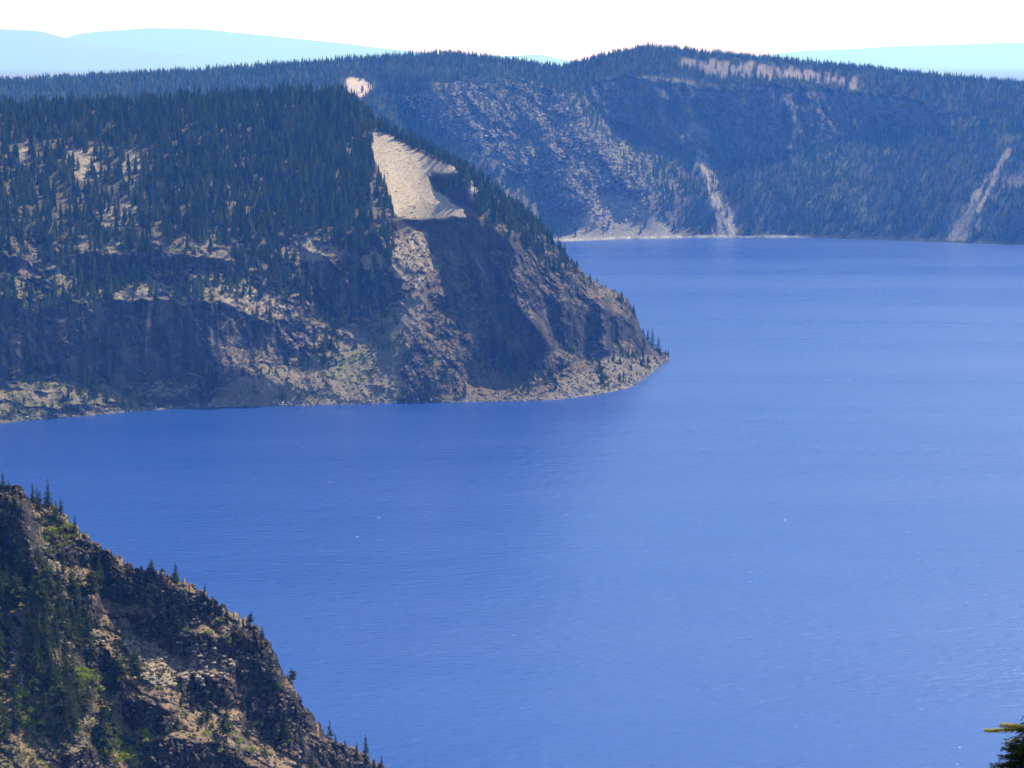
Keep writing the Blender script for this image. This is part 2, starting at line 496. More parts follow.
def grow(s, A):
    """extends a map of the visible face over the rows behind the crest"""
    return np.concatenate([A, np.repeat(A[-1:], s.tr - s.nr, 0)])

def rgbnoise(X, Y, Z, sc, k):
    return fbm(X/sc, Y/sc, Z/sc + k, 4, .6)

def albedo_h(s):
    st = s.steep()
    PX, PY = grow(s, s.PX), grow(s, s.PY)
    X, Y, Z = s.X, s.Y, s.Z
    n1 = rgbnoise(X, Y, Z, 40, 1); n2 = rgbnoise(X, Y, Z, 11, 2); n3 = rgbnoise(X, Y, Z, 4, 3)
    rock = np.array([.050, .045, .041]); dirt = np.array([.215, .165, .11]); grass = np.array([.115, .125, .040]); duff = np.array([.075, .062, .038])
    A = np.zeros(X.shape + (3,)) + rock
    A = A*(1 + .55*n2 + .35*n3)[..., None]
    A = mixc(A, np.array([.12, .085, .065]), smooth(.1, .5, n1)*.5)
    s.slope = st
    rb = smooth(.1, .4, fbm((X + .5*Z)/7, Y/40, (Z - .5*X)/40, 4, .6))*smooth(225, 240, PY)
    A = mixc(A, np.array([.17, .145, .115]), rb*.55)
    dkc = grow(s, dark_h(s.PX, s.PY)); dkc[s.nr:] = 0
    A = A*(1 + dkc*(1.3*fbm((X+.25*Y)/8, Z/90, 13, 4, .6) - .05))[..., None]  # upright colour stripes painting shading contrast into the cliff faces
    A = mixc(A, np.array([.13, .115, .095]), dkc*smooth(.12, .4, fbm((X+.25*Y)/24, Z/40, 14, 4, .6))*.7)
    gentle = 1 - smooth(44, 58, st + 9*n3)
    D = (np.zeros_like(A) + dirt)*(1 + .35*n2 + .4*n3)[..., None]
    D = mixc(D, grass, smooth(-.02, .28, n2 + .6*n1 - .0008*(PX-300))*.8)
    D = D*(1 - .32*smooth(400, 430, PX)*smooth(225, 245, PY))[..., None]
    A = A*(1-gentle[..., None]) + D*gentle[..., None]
    up = 1 - smooth(228, 252, PY + 10*n1)
    A = mixc(A, duff*(1), up*.6)
    # pale patches in the thin wood on the left
    pale = np.zeros_like(PX)
    for c in ([(60,150),(98,148),(104,175),(84,182),(64,170)], [(116,168),(128,148),(150,172),(142,184),(118,178)], [(98,205),(140,205),(142,245),(104,248)], [(20,150),(30,150),(30,170),(18,170)], [(350,262),(420,225),(440,265),(420,285)], [(90,280),(150,290),(160,300),(90,300)], [(220,292),(262,290),(300,318),(262,318),(230,306)], [(290,235),(330,240),(330,262),(300,262)]):
        wx, wy = warp(PX, PY, 12, 14)
        pale = np.maximum(pale, inpoly(wx, wy, c))
    pale = blur(pale, 1, 1)*smooth(-.25, .15, n2)
    A = mixc(A, np.array([.36, .29, .20])*1.0, pale*np.maximum(gentle, .6)*.85)
    s.pale = pale
    # scree fans
    wx, wy = warp(PX, PY, 5, 12)
    fan = inpoly(wx, wy, [(210,406),(225,386),(258,370),(292,372),(330,345),(372,322),(410,300),(432,292),(418,330),(402,365),(396,406)])
    fan = np.maximum(fan, inpoly(wx, wy, [(540,402),(556,385),(590,370),(620,352),(655,356),(668,366),(640,392)]))
    fan = blur(blur(fan, 2, 0), 2, 1)
    s.fan = fan
    A = mixc(A, np.array([.19, .16, .115]), fan*.85*smooth(-.5, .2, n2+.3))
    A = mixc(A, grass*1.15, fan*smooth(.1, .45, n1 + .5*n2)*.5*gentle)
    gr = inpoly(wx, wy, [(330,368),(352,352),(392,325),(398,345),(372,380),(345,392)])
    A = mixc(A, grass*1.3, blur(gr, 2, 1)*smooth(-.25, .2, n2)*.7)
    # pumice
    P = grow(s, hd_mask_p(s.PX, s.PY))
    P[s.nr:] = 0
    str_ = fbm((PX - .55*PY)/5.0, (PX+PY)/70, 9, 3)
    str2 = fbm((PX - .62*PY)/2.2, (PX + PY)/30, 19, 3)
    pc = np.array([.385, .31, .215])*(1 + .22*str_ + .16*str2 + .05*n3)[..., None]
    gp = inpoly(wx, wy, [(400,212),(420,200),(440,206),(448,218),(405,219)])
    pc = pc*(1 - .22*blur(gp, 3, 1))[..., None]
    A = A*(1-P[..., None]) + pc*P[..., None]
    s.pum = P
    kn = grow(s, hd_mask('knob', s.PX, s.PY)); kn[s.nr:] = 0
    A = mixc(A, np.array([.05, .045, .042])*1.0, kn*.9)
    kr = line_bump(PX, PY, [(471,184),(474,196)], 4, 1); kr[s.nr:] = 0  # sunlit right end of the knob, painted as a pale patch
    A = mixc(A, np.array([.36, .31, .25]), kr)
    # wet and pale line at the water
    w = smooth(3.5, .5, Z)*smooth(-1, .3, Z)
    A = mixc(A, np.array([.33, .30, .25]), w*smooth(.0, .3, n3)*.5)
    s.up = up; s.n1 = n1; s.n2 = n2; s.GPX, s.GPY = PX, PY
    return np.clip(A, .01, .8)

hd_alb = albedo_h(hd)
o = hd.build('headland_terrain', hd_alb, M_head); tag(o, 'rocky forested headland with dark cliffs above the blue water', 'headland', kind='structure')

# ================================================================ FAR CALDERA WALL
fw_px = np.concatenate([np.linspace(-420, -12, 90), np.arange(-10, 1036, 1.15), np.linspace(1040, 1400, 90)])
shore_f = curve([(-420, 250), (300, 243), (560, 240.5), (620, 238), (700, 236.5), (800, 236.5), (900, 239.5), (960, 242), (1024, 244), (1400, 262)])
crest_f0 = curve([(-420, 92), (-100, 82), (0, 80), (100, 74), (200, 69), (300, 62), (360, 57), (440, 52), (470, 54), (520, 60), (560, 67), (575, 62), (610, 53), (650, 45), (690, 50), (740, 54), (800, 60), (860, 66), (930, 74), (1000, 80), (1024, 82), (1150, 92), (1400, 105)])
def shore_ff(p): return shore_f(p) + 2.5
def crest_ff(p): return crest_f0(p) + 4.0
def ybot_f(p): return ywater(shore_f(p)) - 30
def ycrest_f(p): return np.interp(p, [-420, 0, 340, 450, 560, 650, 760, 900, 1024, 1400], [4100, 4200, 4300, 4340, 4400, 4330, 4330, 4330, 4260, 3950])
def ybot_f(p):
    return ywater(shore_f(p)) - 30
CL_F = [(586,84),(620,74),(660,78),(700,84),(760,82),(830,86),(880,92),(920,100),(960,112),(950,128),(900,128),(860,132),(800,150),(740,156),(700,146),(660,150),(630,128),(604,118),(590,100)]
PUM_F = [(680,58),(720,62),(770,66),(830,74),(862,80),(866,90),(840,86),(790,80),(740,78),(700,72),(680,66)]
CH1 = [(694,146),(704,150),(712,168),(722,190),(731,205),(737,238),(712,238),(716,212),(708,190),(697,165)]
CH2 = [(1006,146),(1012,150),(1000,176),(986,200),(972,240),(942,241),(956,222),(972,196),(990,172)]
CH3 = [(1010,170),(1030,160),(1030,185),(1004,190),(990,205)]
FAN_F = [(560,241),(590,205),(612,188),(632,200),(655,218),(684,238)]
ROCK_F = [(395,100),(440,90),(520,80),(560,90),(600,130),(640,160),(655,200),(640,222),(600,225),(560,235),(540,200),(500,160),(440,130)]

def fmask(poly, PX, PY, w=3, b=1, sc=14):
    wx, wy = warp(PX, PY, w, sc)
    return blur(blur(inpoly(wx, wy, poly), b, 0), b, 1)

def slope_f(PX, PY):
    th = 33 + 8*fbm(PX/50, PY/20, 2, 3)
    th = th + 12*smooth(640, 720, PX)*smooth(1000, 930, PX)
    r = fmask(ROCK_F, PX, PY, 8, 3)
    th = th*(1-r) + r*(36 + 40*steps(PX, PY, 24, 8, 48, .03, 91))
    c = fmask(CL_F, PX, PY, 9, 4)
    th = th*(1-c) + c*(78 + 10*fbm(PX/9, PY/24, 5, 3))
    top = smooth(22, 2, PY - crest_f0(PX) )*.8
    top = np.maximum(top, (PX < 380)*smooth(110, 90, PY))
    th = th*(1-top) + top*(14 + 8*fbm(PX/30, PY/9, 6, 3))
    for p in (CH1, CH2, FAN_F):
        m = fmask(p, PX, PY); th = th*(1-m) + m*30
    return th

def offset_f(PX, PY, x, y, z):
    o = 90*fbm(PX/130, PY/260, 31, 3)
    # spurs running down from the crest
    for pts, w, a in (([(470,70),(520,120),(560,175),(590,235)], 26, -70), ([(560,90),(600,150),(640,190),(655,232)], 24, -80),
                      ([(500,90),(540,160),(560,225)], 14, 45), ([(600,110),(640,170),(668,232)], 16, 35),
                      ([(700,140),(715,175),(725,236)], 30, -35), ([(770,90),(790,160),(795,236)], 60, -40),
                      ([(850,100),(870,170),(880,238)], 40, 25), ([(940,100),(930,170),(905,238)], 40, -30),
                      ([(1010,110),(990,180),(960,240)], 26, -35), ([(1045,120),(1040,180),(1015,242)], 24, -60),
                      ([(420,60),(450,110),(480,150)], 24, -60)):
        o = o + line_bump(PX, PY, pts, w, a)
    edge = smooth(0, 40, shore_f(PX)-PY)*smooth(0, 25, PY-crest_f0(PX))
    return o*edge

def rock_f(PX, PY, x, y, z):
    u = x + .3*y
    o = -26*fbm(u/70, y/150, z/80, 5, .55, True) - 12*fbm(u/16, y/40, z/40, 4, .6)
    d1, d2, v = cells(u/22, z/24, 5)
    o = o - 10*(v-.5)
    r = .45 + .55*np.maximum(fmask(ROCK_F, PX, PY, 8, 3), fmask(CL_F, PX, PY, 4, 2))
    for p in (CH1, CH2, FAN_F): r = r*(1 - .8*fmask(p, PX, PY))
    edge = smooth(-2, 14, shore_f(PX)-PY)*.9 + .1
    return o*r*edge*smooth(-1, 12, PY-crest_f0(PX))

fw = Sheet(fw_px, 250, shore_ff, crest_ff, ybot_f, ycrest_f, slope_f, offset_f, rock_f, back=(900, .06), back_rows=30, sm=4)

def albedo_f(s):
    st = s.steep()
    PX, PY = grow(s, s.PX), grow(s, s.PY)
    X, Y, Z = s.X, s.Y, s.Z
    n1 = rgbnoise(X, Y, Z, 90, 1); n2 = rgbnoise(X, Y, Z, 26, 2); n3 = rgbnoise(X, Y, Z, 9, 3)
    s.n1, s.n2 = n1, n2
    A = np.zeros(X.shape + (3,)) + np.array([.11, .10, .09])
    A = A*(1 + .5*n2 + .4*n3)[..., None]
    gentle = 1 - smooth(38, 52, st + 8*n3)
    wd = np.maximum(smooth(640, 720, PX), .35)[..., None]
    D = (np.array([.20, .17, .125])*(1-wd) + np.array([.05, .048, .03])*wd)*(1 + .3*n2 + .4*n3)[..., None]
    D = mixc(D, np.array([.12, .13, .05]), smooth(0, .35, n1 + .3*n2)*.6)
    A = A*(1-gentle[..., None]) + D*gentle[..., None]
    def put(poly, col, w=4, k=.9, sc=12, streak=None):
        nonlocal A
        m = grow(s, fmask(poly, s.PX, s.PY, w, 1, sc)); m[s.nr:] = 0
        if streak is not None: m = m*smooth(-.32, .05, fbm((PX + streak*PY)/5, PY/30, 17, 4))
        A = mixc(A, np.array(col), m*k)*(1 + 0*n1)[..., None]
        return m
    wood = ((PX < 420) | (PY < crest_f0(PX)+30))
    A = mixc(A, np.array([.034, .038, .020]), blur(wood.astype(float), 4, 1)*.95)
    s.mp = put(PUM_F, [.22, .175, .135], 14, .9, 9, .0)
    s.mp2 = put([(342,82),(352,77),(362,80),(372,88),(362,98),(350,94)], [.5, .40, .31], 3, .95)
    s.m1 = put(CH1, [.28, .245, .19], 7, .85, 8, -.3)
    s.m1 = np.maximum(s.m1, put([(688,120),(706,128),(710,146),(696,150),(688,138)], [.25, .22, .18], 3, .7))
    s.m2 = put(CH2, [.25, .21, .165], 7, .85, 8, .55)
    s.m3 = put(CH3, [.24, .21, .17], 7, .6, 8, .55)
    s.m4 = put(FAN_F, [.235, .205, .165], 7, .85)
    s.m5 = put([(610,145),(625,143),(636,160),(625,166),(606,160)], [.16, .17, .06], 6, .7)
    w = smooth(6, 2.5, Z)*smooth(-2, 1, Z)*smooth(820, 790, PX)*(.45+1.4*n2)
    A = mixc(A, np.array([.42, .39, .33]), np.clip(w, 0, 1))
    return np.clip(A, .01, .8)
fw_alb = albedo_f(fw)
o = fw.build('far_caldera_wall', fw_alb, M_far); tag(o, 'long forested caldera wall on the far shore of the lake', 'hillside', kind='structure')

# ================================================================ NEAR SLOPE
ns_px = np.concatenate([np.linspace(-260, -13, 60), np.arange(-12, 418, .6)])
crest_n0 = curve([(-260, 470), (-40, 478), (0, 484), (8, 484), (22, 485), (28, 500), (34, 502), (55, 505), (66, 515), (76, 524), (84, 533), (95, 540), (107, 548), (120, 557), (132, 565), (140, 566), (158, 566), (172, 575), (190, 582), (205, 591), (222, 604), (232, 611), (250, 620), (262, 630), (275, 650), (284, 672), (295, 686), (305, 706), (318, 722), (330, 738), (345, 744), (362, 752), (385, 768), (410, 800), (430, 830)])
def bot_n(p): return np.maximum(812 + 0*p, crest_n0(p) + 24)
def crest_nf(p): return crest_n0(p) + 6.5*fbm(p/13, 0*p, 1.2, 5, .6) + 3.4*(np.floor(p/5.3 + 1.5*perlin(p/11, 0*p, 2)) % 2)*smooth(40, 80, p)
def ycrest_n(p): return np.interp(p, [-260, 0, 100, 150, 200, 280, 340, 380, 430], [670, 700, 715, 702, 695, 702, 715, 738, 772])
def ybot_n(p): return np.interp(p, [-260, 0, 100, 200, 300, 360, 430], [545, 590, 612, 636, 668, 705, 752])
NB = [ # dark rock bands: polygons in the view
 [(-60,486),(0,484),(24,486),(30,505),(28,530),(32,560),(18,575),(6,560),(-20,560),(-60,560)],
 [(58,542),(80,538),(104,548),(116,560),(112,570),(92,568),(72,564),(58,556)],
 [(96,570),(118,566),(140,576),(148,590),(140,602),(122,604),(104,600)],
 [(128,568),(150,566),(160,580),(146,588)],
 [(150,592),(172,586),(196,592),(222,602),(226,622),(204,622),(188,630),(160,616)],
 [(60,600),(80,598),(100,612),(100,640),(86,640),(66,622)],
 [(128,612),(160,616),(190,632),(222,636),(250,624),(278,650),(284,676),(268,690),(240,682),(222,664),(196,668),(166,650),(134,634)],
 [(178,676),(204,672),(236,680),(238,706),(206,708),(184,700)],
 [(244,694),(262,684),(290,690),(306,706),(314,728),(300,738),(296,752),(278,752),(258,736),(246,720)],
 [(118,700),(146,702),(176,712),(178,732),(152,738),(128,728)],
 [(138,744),(182,738),(236,748),(250,768),(300,776),(300,790),(140,790)],
 [(60,752),(96,748),(104,790),(66,790)],
 [(80,650),(104,642),(120,668),(118,692),(100,690)],
 [(316,742),(350,748),(372,764),(330,776)],
 [(-60,600),(0,610),(10,630),(0,650),(-60,640)],
]
def band_n(PX, PY, b=2):
    wx, wy = warp(PX, PY, 7, 15)
    wx, wy = wx + 2.5*fbm(PX/5, PY/5, 4, 2), wy + 2.5*fbm(PX/5, PY/5, 9, 2)
    m = 0
    for p in NB: m = np.maximum(m, inpoly(wx, wy, p))
    return blur(blur(m, b, 0), b, 1)
_bn = {}
def slope_n(PX, PY):
    m = band_n(PX, PY); _bn['m'] = m
    led = fbm((PX+.9*PY)/60, (PY-.55*PX)/9, 3, 4, .6)
    th = 21 + 20*led + 6*fbm(PX/8, PY/5, 5, 3)
    sm_ = steps(PX, PY, 22, 7, 30, .10, 61)*.95            # small outcrops between the big ones
    th = th + sm_*46*(1-m)
    _bn['m'] = m = np.maximum(m, 0)
    _bn['all'] = np.maximum(m, sm_*.8)
    th = th*(1-m) + m*(79 + 14*fbm(PX/12, PY/8, 12, 3))
    return th
def offset_n(PX, PY, x, y, z):
    o = 4*fbm(x/38, z/60, 4, 3)
    o = o + line_bump(PX, PY, [(62,520),(90,600),(108,700),(140,780)], 20, 3)
    o = o + line_bump(PX, PY, [(20,490),(26,560)], 14, -10)
    o = o + line_bump(PX, PY, [(252,640),(275,690),(292,745)], 20, -4)
    return o*smooth(0, 20, PY-crest_n0(PX))
def rock_n(PX, PY, x, y, z):
    m = _bn['m']
    u = x + .3*y
    d1, d2, v = cells(u/3.6 + .4*fbm(u/6, z/6, 5, 2), z/5.5, 3)
    d3, d4, v2 = cells(u/1.7, z/2.2 + .3*v, 9)
    d5, d6, v3 = cells(u/8, z/8, 21)
    o = m*(-3.6*(v-.5) - 1.4*(v2-.5) - 3.2*(v3-.5) + 1.6*np.exp(-((d2-d1)/.1)**2) + .6*np.exp(-((d4-d3)/.1)**2))
    o = o - 1.5*fbm(u/9, y/14, z/9, 4, .5, True) - .7*fbm(u/2.4, y/3, z/2.4, 4, .6)
    st = (1-m)*smooth(.32, .6, fbm(u/12, y/12, z/12 + 8, 3))
    o = o + st*(-1.6*(v2-.4) - 1.5*(v-.5))
    return o*smooth(-1, 7, PY-crest_n0(PX))
ns = Sheet(ns_px, 560, bot_n, crest_nf, ybot_n, ycrest_n, slope_n, offset_n, rock_n, back=(90, .62), back_rows=36, sm=4, soft=.08)

def albedo_n(s):
    st = s.steep()
    PX, PY = grow(s, s.PX), grow(s, s.PY)
    X, Y, Z = s.X, s.Y, s.Z
    n1 = rgbnoise(X, Y, Z, 16, 1); n2 = rgbnoise(X, Y, Z, 5, 2); n3 = rgbnoise(X, Y, Z, 1.4, 3)
    s.n1, s.n2, s.GPX, s.GPY = n1, n2, PX, PY
    m = grow(s, _bn['all'])
    A = np.zeros(X.shape + (3,)) + np.array([.034, .031, .030])
    A = A*(1 + .5*n2 + .5*n3)[..., None]
    A = mixc(A, np.array([.10, .07, .055]), smooth(.0, .5, n1)*.5)
    lich = smooth(.28, .45, n3 + .4*n2)
    A = mixc(A, np.array([.20, .19, .16]), lich*.5)
    gentle = 1 - smooth(47, 66, st + 10*n3)
    s.gentle = gentle
    D = (np.zeros_like(A) + np.array([.235, .165, .10]))*(1 + .35*n2 + .4*n3)[..., None]
    D = mixc(D, np.array([.175, .115, .08]), smooth(0, .3, n1)*.6)
    D = mixc(D, np.array([.13, .125, .045]), smooth(.0, .3, n2 + .25 - .0022*np.abs(PX-40))*.75)
    A = A*(1-(gentle*(1-.7*m))[..., None]) + D*(gentle*(1-.7*m))[..., None]
    wx, wy = warp(PX, PY, 10, 12)
    pale = 0
    for c, k in (([(124,636),(150,640),(182,668),(214,676),(200,684),(160,690),(132,676)], 1.0), ([(64,622),(80,630),(78,648),(64,644)], .8), ([(0,650),(18,655),(22,680),(0,676)], .6), ([(45,560),(75,566),(80,576),(50,574)], .6), ([(180,640),(236,660),(232,676),(190,670)], .6), ([(85,628),(104,630),(106,644),(90,644)], .9)):
        pale = np.maximum(pale, inpoly(wx, wy, c)*k)
    pale = blur(pale, 1, 1)
    A = mixc(A, np.array([.36, .285, .19]), pale*gentle*smooth(-.3, .1, n3 + .3*n2)*.9)
    s.m = m; s.pale = pale
    return np.clip(A, .012, .7)
ns_alb = albedo_n(ns)
o = ns.build('near_slope', ns_alb, M_near, skirt=(190, .9)); tag(o, 'steep near slope of dark ledges and dry ground', 'hillside', kind='structure')

# ================================================================ lake, land behind, distant hills
def grid_mesh(name, xs, ys, zf, mat, colors=None):
    X, Y = np.meshgrid(xs, ys)
    Z = zf(X, Y)
    nc = len(xs); i, j = np.meshgrid(np.arange(len(ys)-1), np.arange(nc-1), indexing='ij')
    a = (i*nc+j).ravel()
    return link(name, mesh_np(name, np.stack([X, Y, Z], -1).reshape(-1, 3), np.stack([a, a+1, a+nc+1, a+nc], -1), mat, colors))

def water_mat():
    m, nt, b = newmat('lake_water'); L = nt.links
    geo = N(nt, 'ShaderNodeNewGeometry')
    mp = N(nt, 'ShaderNodeMapping'); mp.inputs['Rotation'].default_value = (0, 0, rad(8)); mp.inputs['Scale'].default_value = (.45, 1, 1)
    L.new(geo.outputs['Position'], mp.inputs['Vector'])
    n1 = N(nt, 'ShaderNodeTexNoise', Scale=.18, Detail=5.0, Roughness=.62)
    n2 = N(nt, 'ShaderNodeTexNoise', Scale=.022, Detail=3.0, Roughness=.5)
    n3 = N(nt, 'ShaderNodeTexNoise', Scale=.0022, Detail=4.0, Roughness=.55)
    for n in (n1, n2, n3): L.new(mp.outputs[0], n.inputs['Vector'])
    ad = N(nt, 'ShaderNodeMath', _operation='MULTIPLY_ADD'); ad.inputs[1].default_value = 1.4
    L.new(n2.outputs['Fac'], ad.inputs[0]); L.new(n1.outputs['Fac'], ad.inputs[2])
    st = N(nt, 'ShaderNodeMapRange'); st.inputs['From Min'].default_value = .35; st.inputs['From Max'].default_value = .65
    st.inputs['To Min'].default_value = .5; st.inputs['To Max'].default_value = 1.0
    L.new(n3.outputs['Fac'], st.inputs['Value'])
    bp = N(nt, 'ShaderNodeBump', Distance=1.55)
    mp2 = N(nt, 'ShaderNodeMapping'); mp2.inputs['Rotation'].default_value = (0, 0, rad(4)); mp2.inputs['Scale'].default_value = (.0007, .006, 1)
    L.new(geo.outputs['Position'], mp2.inputs['Vector'])
    n5 = N(nt, 'ShaderNodeTexNoise', Scale=1.0, Detail=4.0, Roughness=.55, Distortion=.4); L.new(mp2.outputs[0], n5.inputs['Vector'])
    rr = N(nt, 'ShaderNodeMapRange'); rr.inputs['From Min'].default_value = .35; rr.inputs['From Max'].default_value = .68
    rr.inputs['To Min'].default_value = .26; rr.inputs['To Max'].default_value = .315
    L.new(n5.outputs['Fac'], rr.inputs['Value']); L.new(rr.outputs[0], b.inputs['Roughness'])
    L.new(st.outputs[0], bp.inputs['Strength']); L.new(ad.outputs[0], bp.inputs['Height'])
    b.inputs['Base Color'].default_value = (.004, .03, .19, 1)
    b.inputs['Roughness'].default_value = .27
    b.inputs['IOR'].default_value = 2.2
    # sparse sun glints, painted as tiny white specks in the water colour
    n4 = N(nt, 'ShaderNodeTexNoise', Scale=.34, Detail=2.0); L.new(mp.outputs[0], n4.inputs['Vector'])
    glint = N(nt, 'ShaderNodeMapRange'); glint.inputs['From Min'].default_value = .765; glint.inputs['From Max'].default_value = .80
    L.new(n4.outputs['Fac'], glint.inputs['Value'])
    mx = N(nt, 'ShaderNodeMix', _data_type='RGBA'); mx.inputs['A'].default_value = (.005, .046, .235, 1); mx.inputs['B'].default_value = (.7, .75, .8, 1)
    L.new(glint.outputs[0], mx.inputs['Factor']); L.new(mx.outputs['Result'], b.inputs['Base Color'])
    L.new(bp.outputs['Normal'], b.inputs['Normal'])
    return m
M_water = water_mat()
lx = np.array([-9000, -4000, -1500, 0, 1500, 4000, 9000.]); ly = np.array([-5000, -500, 500, 1500, 2500, 3500, 4300.])
o = grid_mesh('lake', lx, ly, lambda X, Y: 0*X, M_water); tag(o, 'deep blue lake with small ripples', 'lake', kind='structure')

M_land = foliage_mat('dry_hills', (.13, .12, .085), .15, transl=.0)
o = grid_mesh('plateau', np.linspace(-58000, 58000, 90), np.linspace(5400, 98000, 90),
              lambda X, Y: 150 + 50*fbm(X/2500, Y/2500, 3, 3) - (Y-5400)*.001, M_land)
tag(o, 'wooded plateau behind the far rim', 'ground', kind='structure')

def hill(name, Y0, depth, pts, label, seed):
    xs = np.linspace(-300, 1400, 320); v = np.linspace(0, 1, 40)
    cp = curve(pts)(xs) + .5*fbm(xs/30, 0*xs, seed, 3)
    cx, cy, cz = ray(xs, cp, Y0 + 0*xs)
    base = 60.0
    X = []; Yy = []; Z = []
    for t in np.linspace(-1, 1, 61):
        y = Y0 + t*depth
        X.append(cx*(y/Y0)); Yy.append(y + 0*cx)
        prof = (1-abs(t))**1.2
        Z.append(base + (cz-base)*prof*(1 + .0*t) + (prof*(1-prof))*60*fbm(cx/900, y/900 + 0*cx, seed, 4))
    X, Yy, Z = map(np.array, (X, Yy, Z))
    nr, nc = X.shape; i, j = np.meshgrid(np.arange(nr-1), np.arange(nc-1), indexing='ij'); a = (i*nc+j).ravel()
    o = link(name, mesh_np(name, np.stack([X, Yy, Z], -1).reshape(-1, 3), np.stack([a, a+1, a+nc+1, a+nc], -1), M_land))
    tag(o, label, 'hill', kind='structure')
hill('distant_hill', 66000, 9000, [(-300,44),(-80,34),(0,29),(40,31),(65,38),(100,45),(160,52),(230,60),(300,70),(380,84),(1400,96)], 'pale blue hill behind the forest at the left', 1)
hill('distant_ridge', 88000, 9000, [(-300,50),(60,40),(80,33),(150,28),(200,29),(280,37),(340,43),(380,48),(440,54),(510,56),(540,54),(565,60),(620,66),(720,60),(800,51),(850,49),(895,46),(940,45),(1000,43),(1100,40),(1400,46)], 'faint pale ridge along the horizon', 5)

# ================================================================ trees
def conifer_low(seed, tiers=7, arms=6, w=.15):
    """a small spire of ragged whorls, unit height, for woods seen from far away"""
    r = np.random.default_rng(seed); V = []; T = []
    z0 = .04 + .06*r.random()
    ph = 0
    for k in range(tiers):
        f = k/(tiers-1)
        zt = z0 + (1-z0)*min(1, (f*.86 + .14 + .10)); zt = min(zt, 1.0) if k < tiers-1 else 1.0
        zb = z0 + (1-z0)*(f*.86) - .02
        rr = w*((1-f*.93)**.85)*(.75+.5*r.random())
        if k == 0: rr *= .8
        ph += r.random()*2
        cx, cy = (r.random(2)-.5)*.012
        b = len(V); V.append((cx, cy, zt))
        for a in range(2*arms):
            an = ph + math.pi*a/arms
            q = rr*(.8+.45*r.random()) if a % 2 == 0 else rr*.42
            V.append((cx+q*math.cos(an), cy+q*math.sin(an), zb - (.035 if a % 2 == 0 else -.015) + .02*r.random()))
        for a in range(2*arms):
            T.append((b, b+1+a, b+1+(a+1) % (2*arms)))
    return np.array(V), np.array(T)

def forest(name, sheet, n, dens, hmin, hmax, label, tmpl, wide=1.0, extra=None, pow_=1.0, tone=1.0):
    P, gi, gj = sheet.scatter(n, dens)
    h = hmin + (hmax-hmin)*R.random(n)**pow_
    clump = fbm(P[:, 0]/25, P[:, 1]/25, 0, 2)
    h = h*(1 + .35*clump)
    ang = R.random(n)*6.283
    which = R.integers(0, len(tmpl), n)
    Vs, Ts, Cs = [], [], []; off = 0
    base = np.array([.040, .066, .020])*tone
    warm = np.array([.125, .135, .030])*tone  # olive tint mixed per tree at random, painting in sunlit highlights
    for k, (tv, tt) in enumerate(tmpl):
        sel = np.where(which == k)[0]
        if not len(sel): continue
        c, s_ = np.cos(ang[sel]), np.sin(ang[sel])
        sc = h[sel]; ws = sc*wide*(.8+.5*R.random(len(sel)))
        lean = (R.random((len(sel), 2))-.5)*.05
        x = tv[None, :, 0]*ws[:, None]; y = tv[None, :, 1]*ws[:, None]; z = tv[None, :, 2]*sc[:, None]
        X = P[sel, 0][:, None] + x*c[:, None] - y*s_[:, None] + z*lean[:, :1]
        Y = P[sel, 1][:, None] + x*s_[:, None] + y*c[:, None] + z*lean[:, 1:]
        Z = P[sel, 2][:, None] + z - .3
        Vs.append(np.stack([X, Y, Z], -1).reshape(-1, 3))
        T = tt[None] + (np.arange(len(sel))*len(tv))[:, None, None] + off
        Ts.append(T.reshape(-1, 3)); off += len(sel)*len(tv)
        q = np.clip(R.random(len(sel))**1.5 + .25*clump[sel], 0, 1)[:, None]
        col = (base*(1-q) + warm*q)*(.75 + .5*R.random((len(sel), 1)))
        Cs.append(np.repeat(col, len(tv), 0))
    V = np.concatenate(Vs); T = np.concatenate(Ts); Cc = np.concatenate(Cs)
    o = link(name, mesh_np(name, V, T, M_wood, Cc, shade=False))
    tag(o, label, 'forest', kind='stuff')
    return o
tm_mid = [conifer_low(s, 8, 6, .135 + .02*(s % 3)) for s in range(1, 9)]
tm_far = [conifer_low(s, 5, 4, .15) for s in range(21, 27)]

# headland wood: dense above, thin on the broken ground
PX, PY = hd.GPX, hd.GPY
n1, n2 = hd.n1, hd.n2
den = smooth(250, 225, PY + 14*n1)*(PX < 376 + .08*(PY-100)) * 1.0
den = den*smooth(378, 366, PX + 5*n2)
thin = smooth(190, 130, PX + 40*n1)*smooth(125, 150, PY)
den = den*(1 - .55*thin)*(1 - .93*hd.pale)
mid = smooth(220, 240, PY)*smooth(345, 300, PY)*smooth(400, 380, PX)*.5*smooth(-.25, .15, n1)
den = np.maximum(den, mid)
lowr = smooth(300, 310, PY)*smooth(403, 396, PY)*.07*smooth(0, .2, n1)
den = np.maximum(den, lowr)
# shoulder right of the pumice
crest = crest_h0(PX)
sh = (PX > 372)*(PX < 575)*smooth(26 + .0*PX, 10, PY - crest - .09*(PX-372))*.95
sh = sh*(1 - .62*smooth(455, 520, PX)*smooth(-.25, .25, n2 + .4))*smooth(578, 545, PX)
den = np.maximum(den, sh*(1-hd.pum))
den = np.maximum(den, ((PX > 376) & (PX < 396) & (PY > 160) & (PY < 222))*.5*(1-hd.pum))
back = np.zeros_like(PX); back[hd.nr:] = 1
den = np.where(back > 0, smooth(570, 520, PX)*1.0, den)
den = den*(1-hd.pum)*(1 - smooth(62, 72, hd.slope)*.9)*(hd.Z > 4)
hd_den = den
forest('headland_forest', hd, 23000, hd_den, 9, 22, 'dense dark conifer wood covering the headland above the cliffs', tm_mid, 1.2, pow_=.9, tone=1.35)

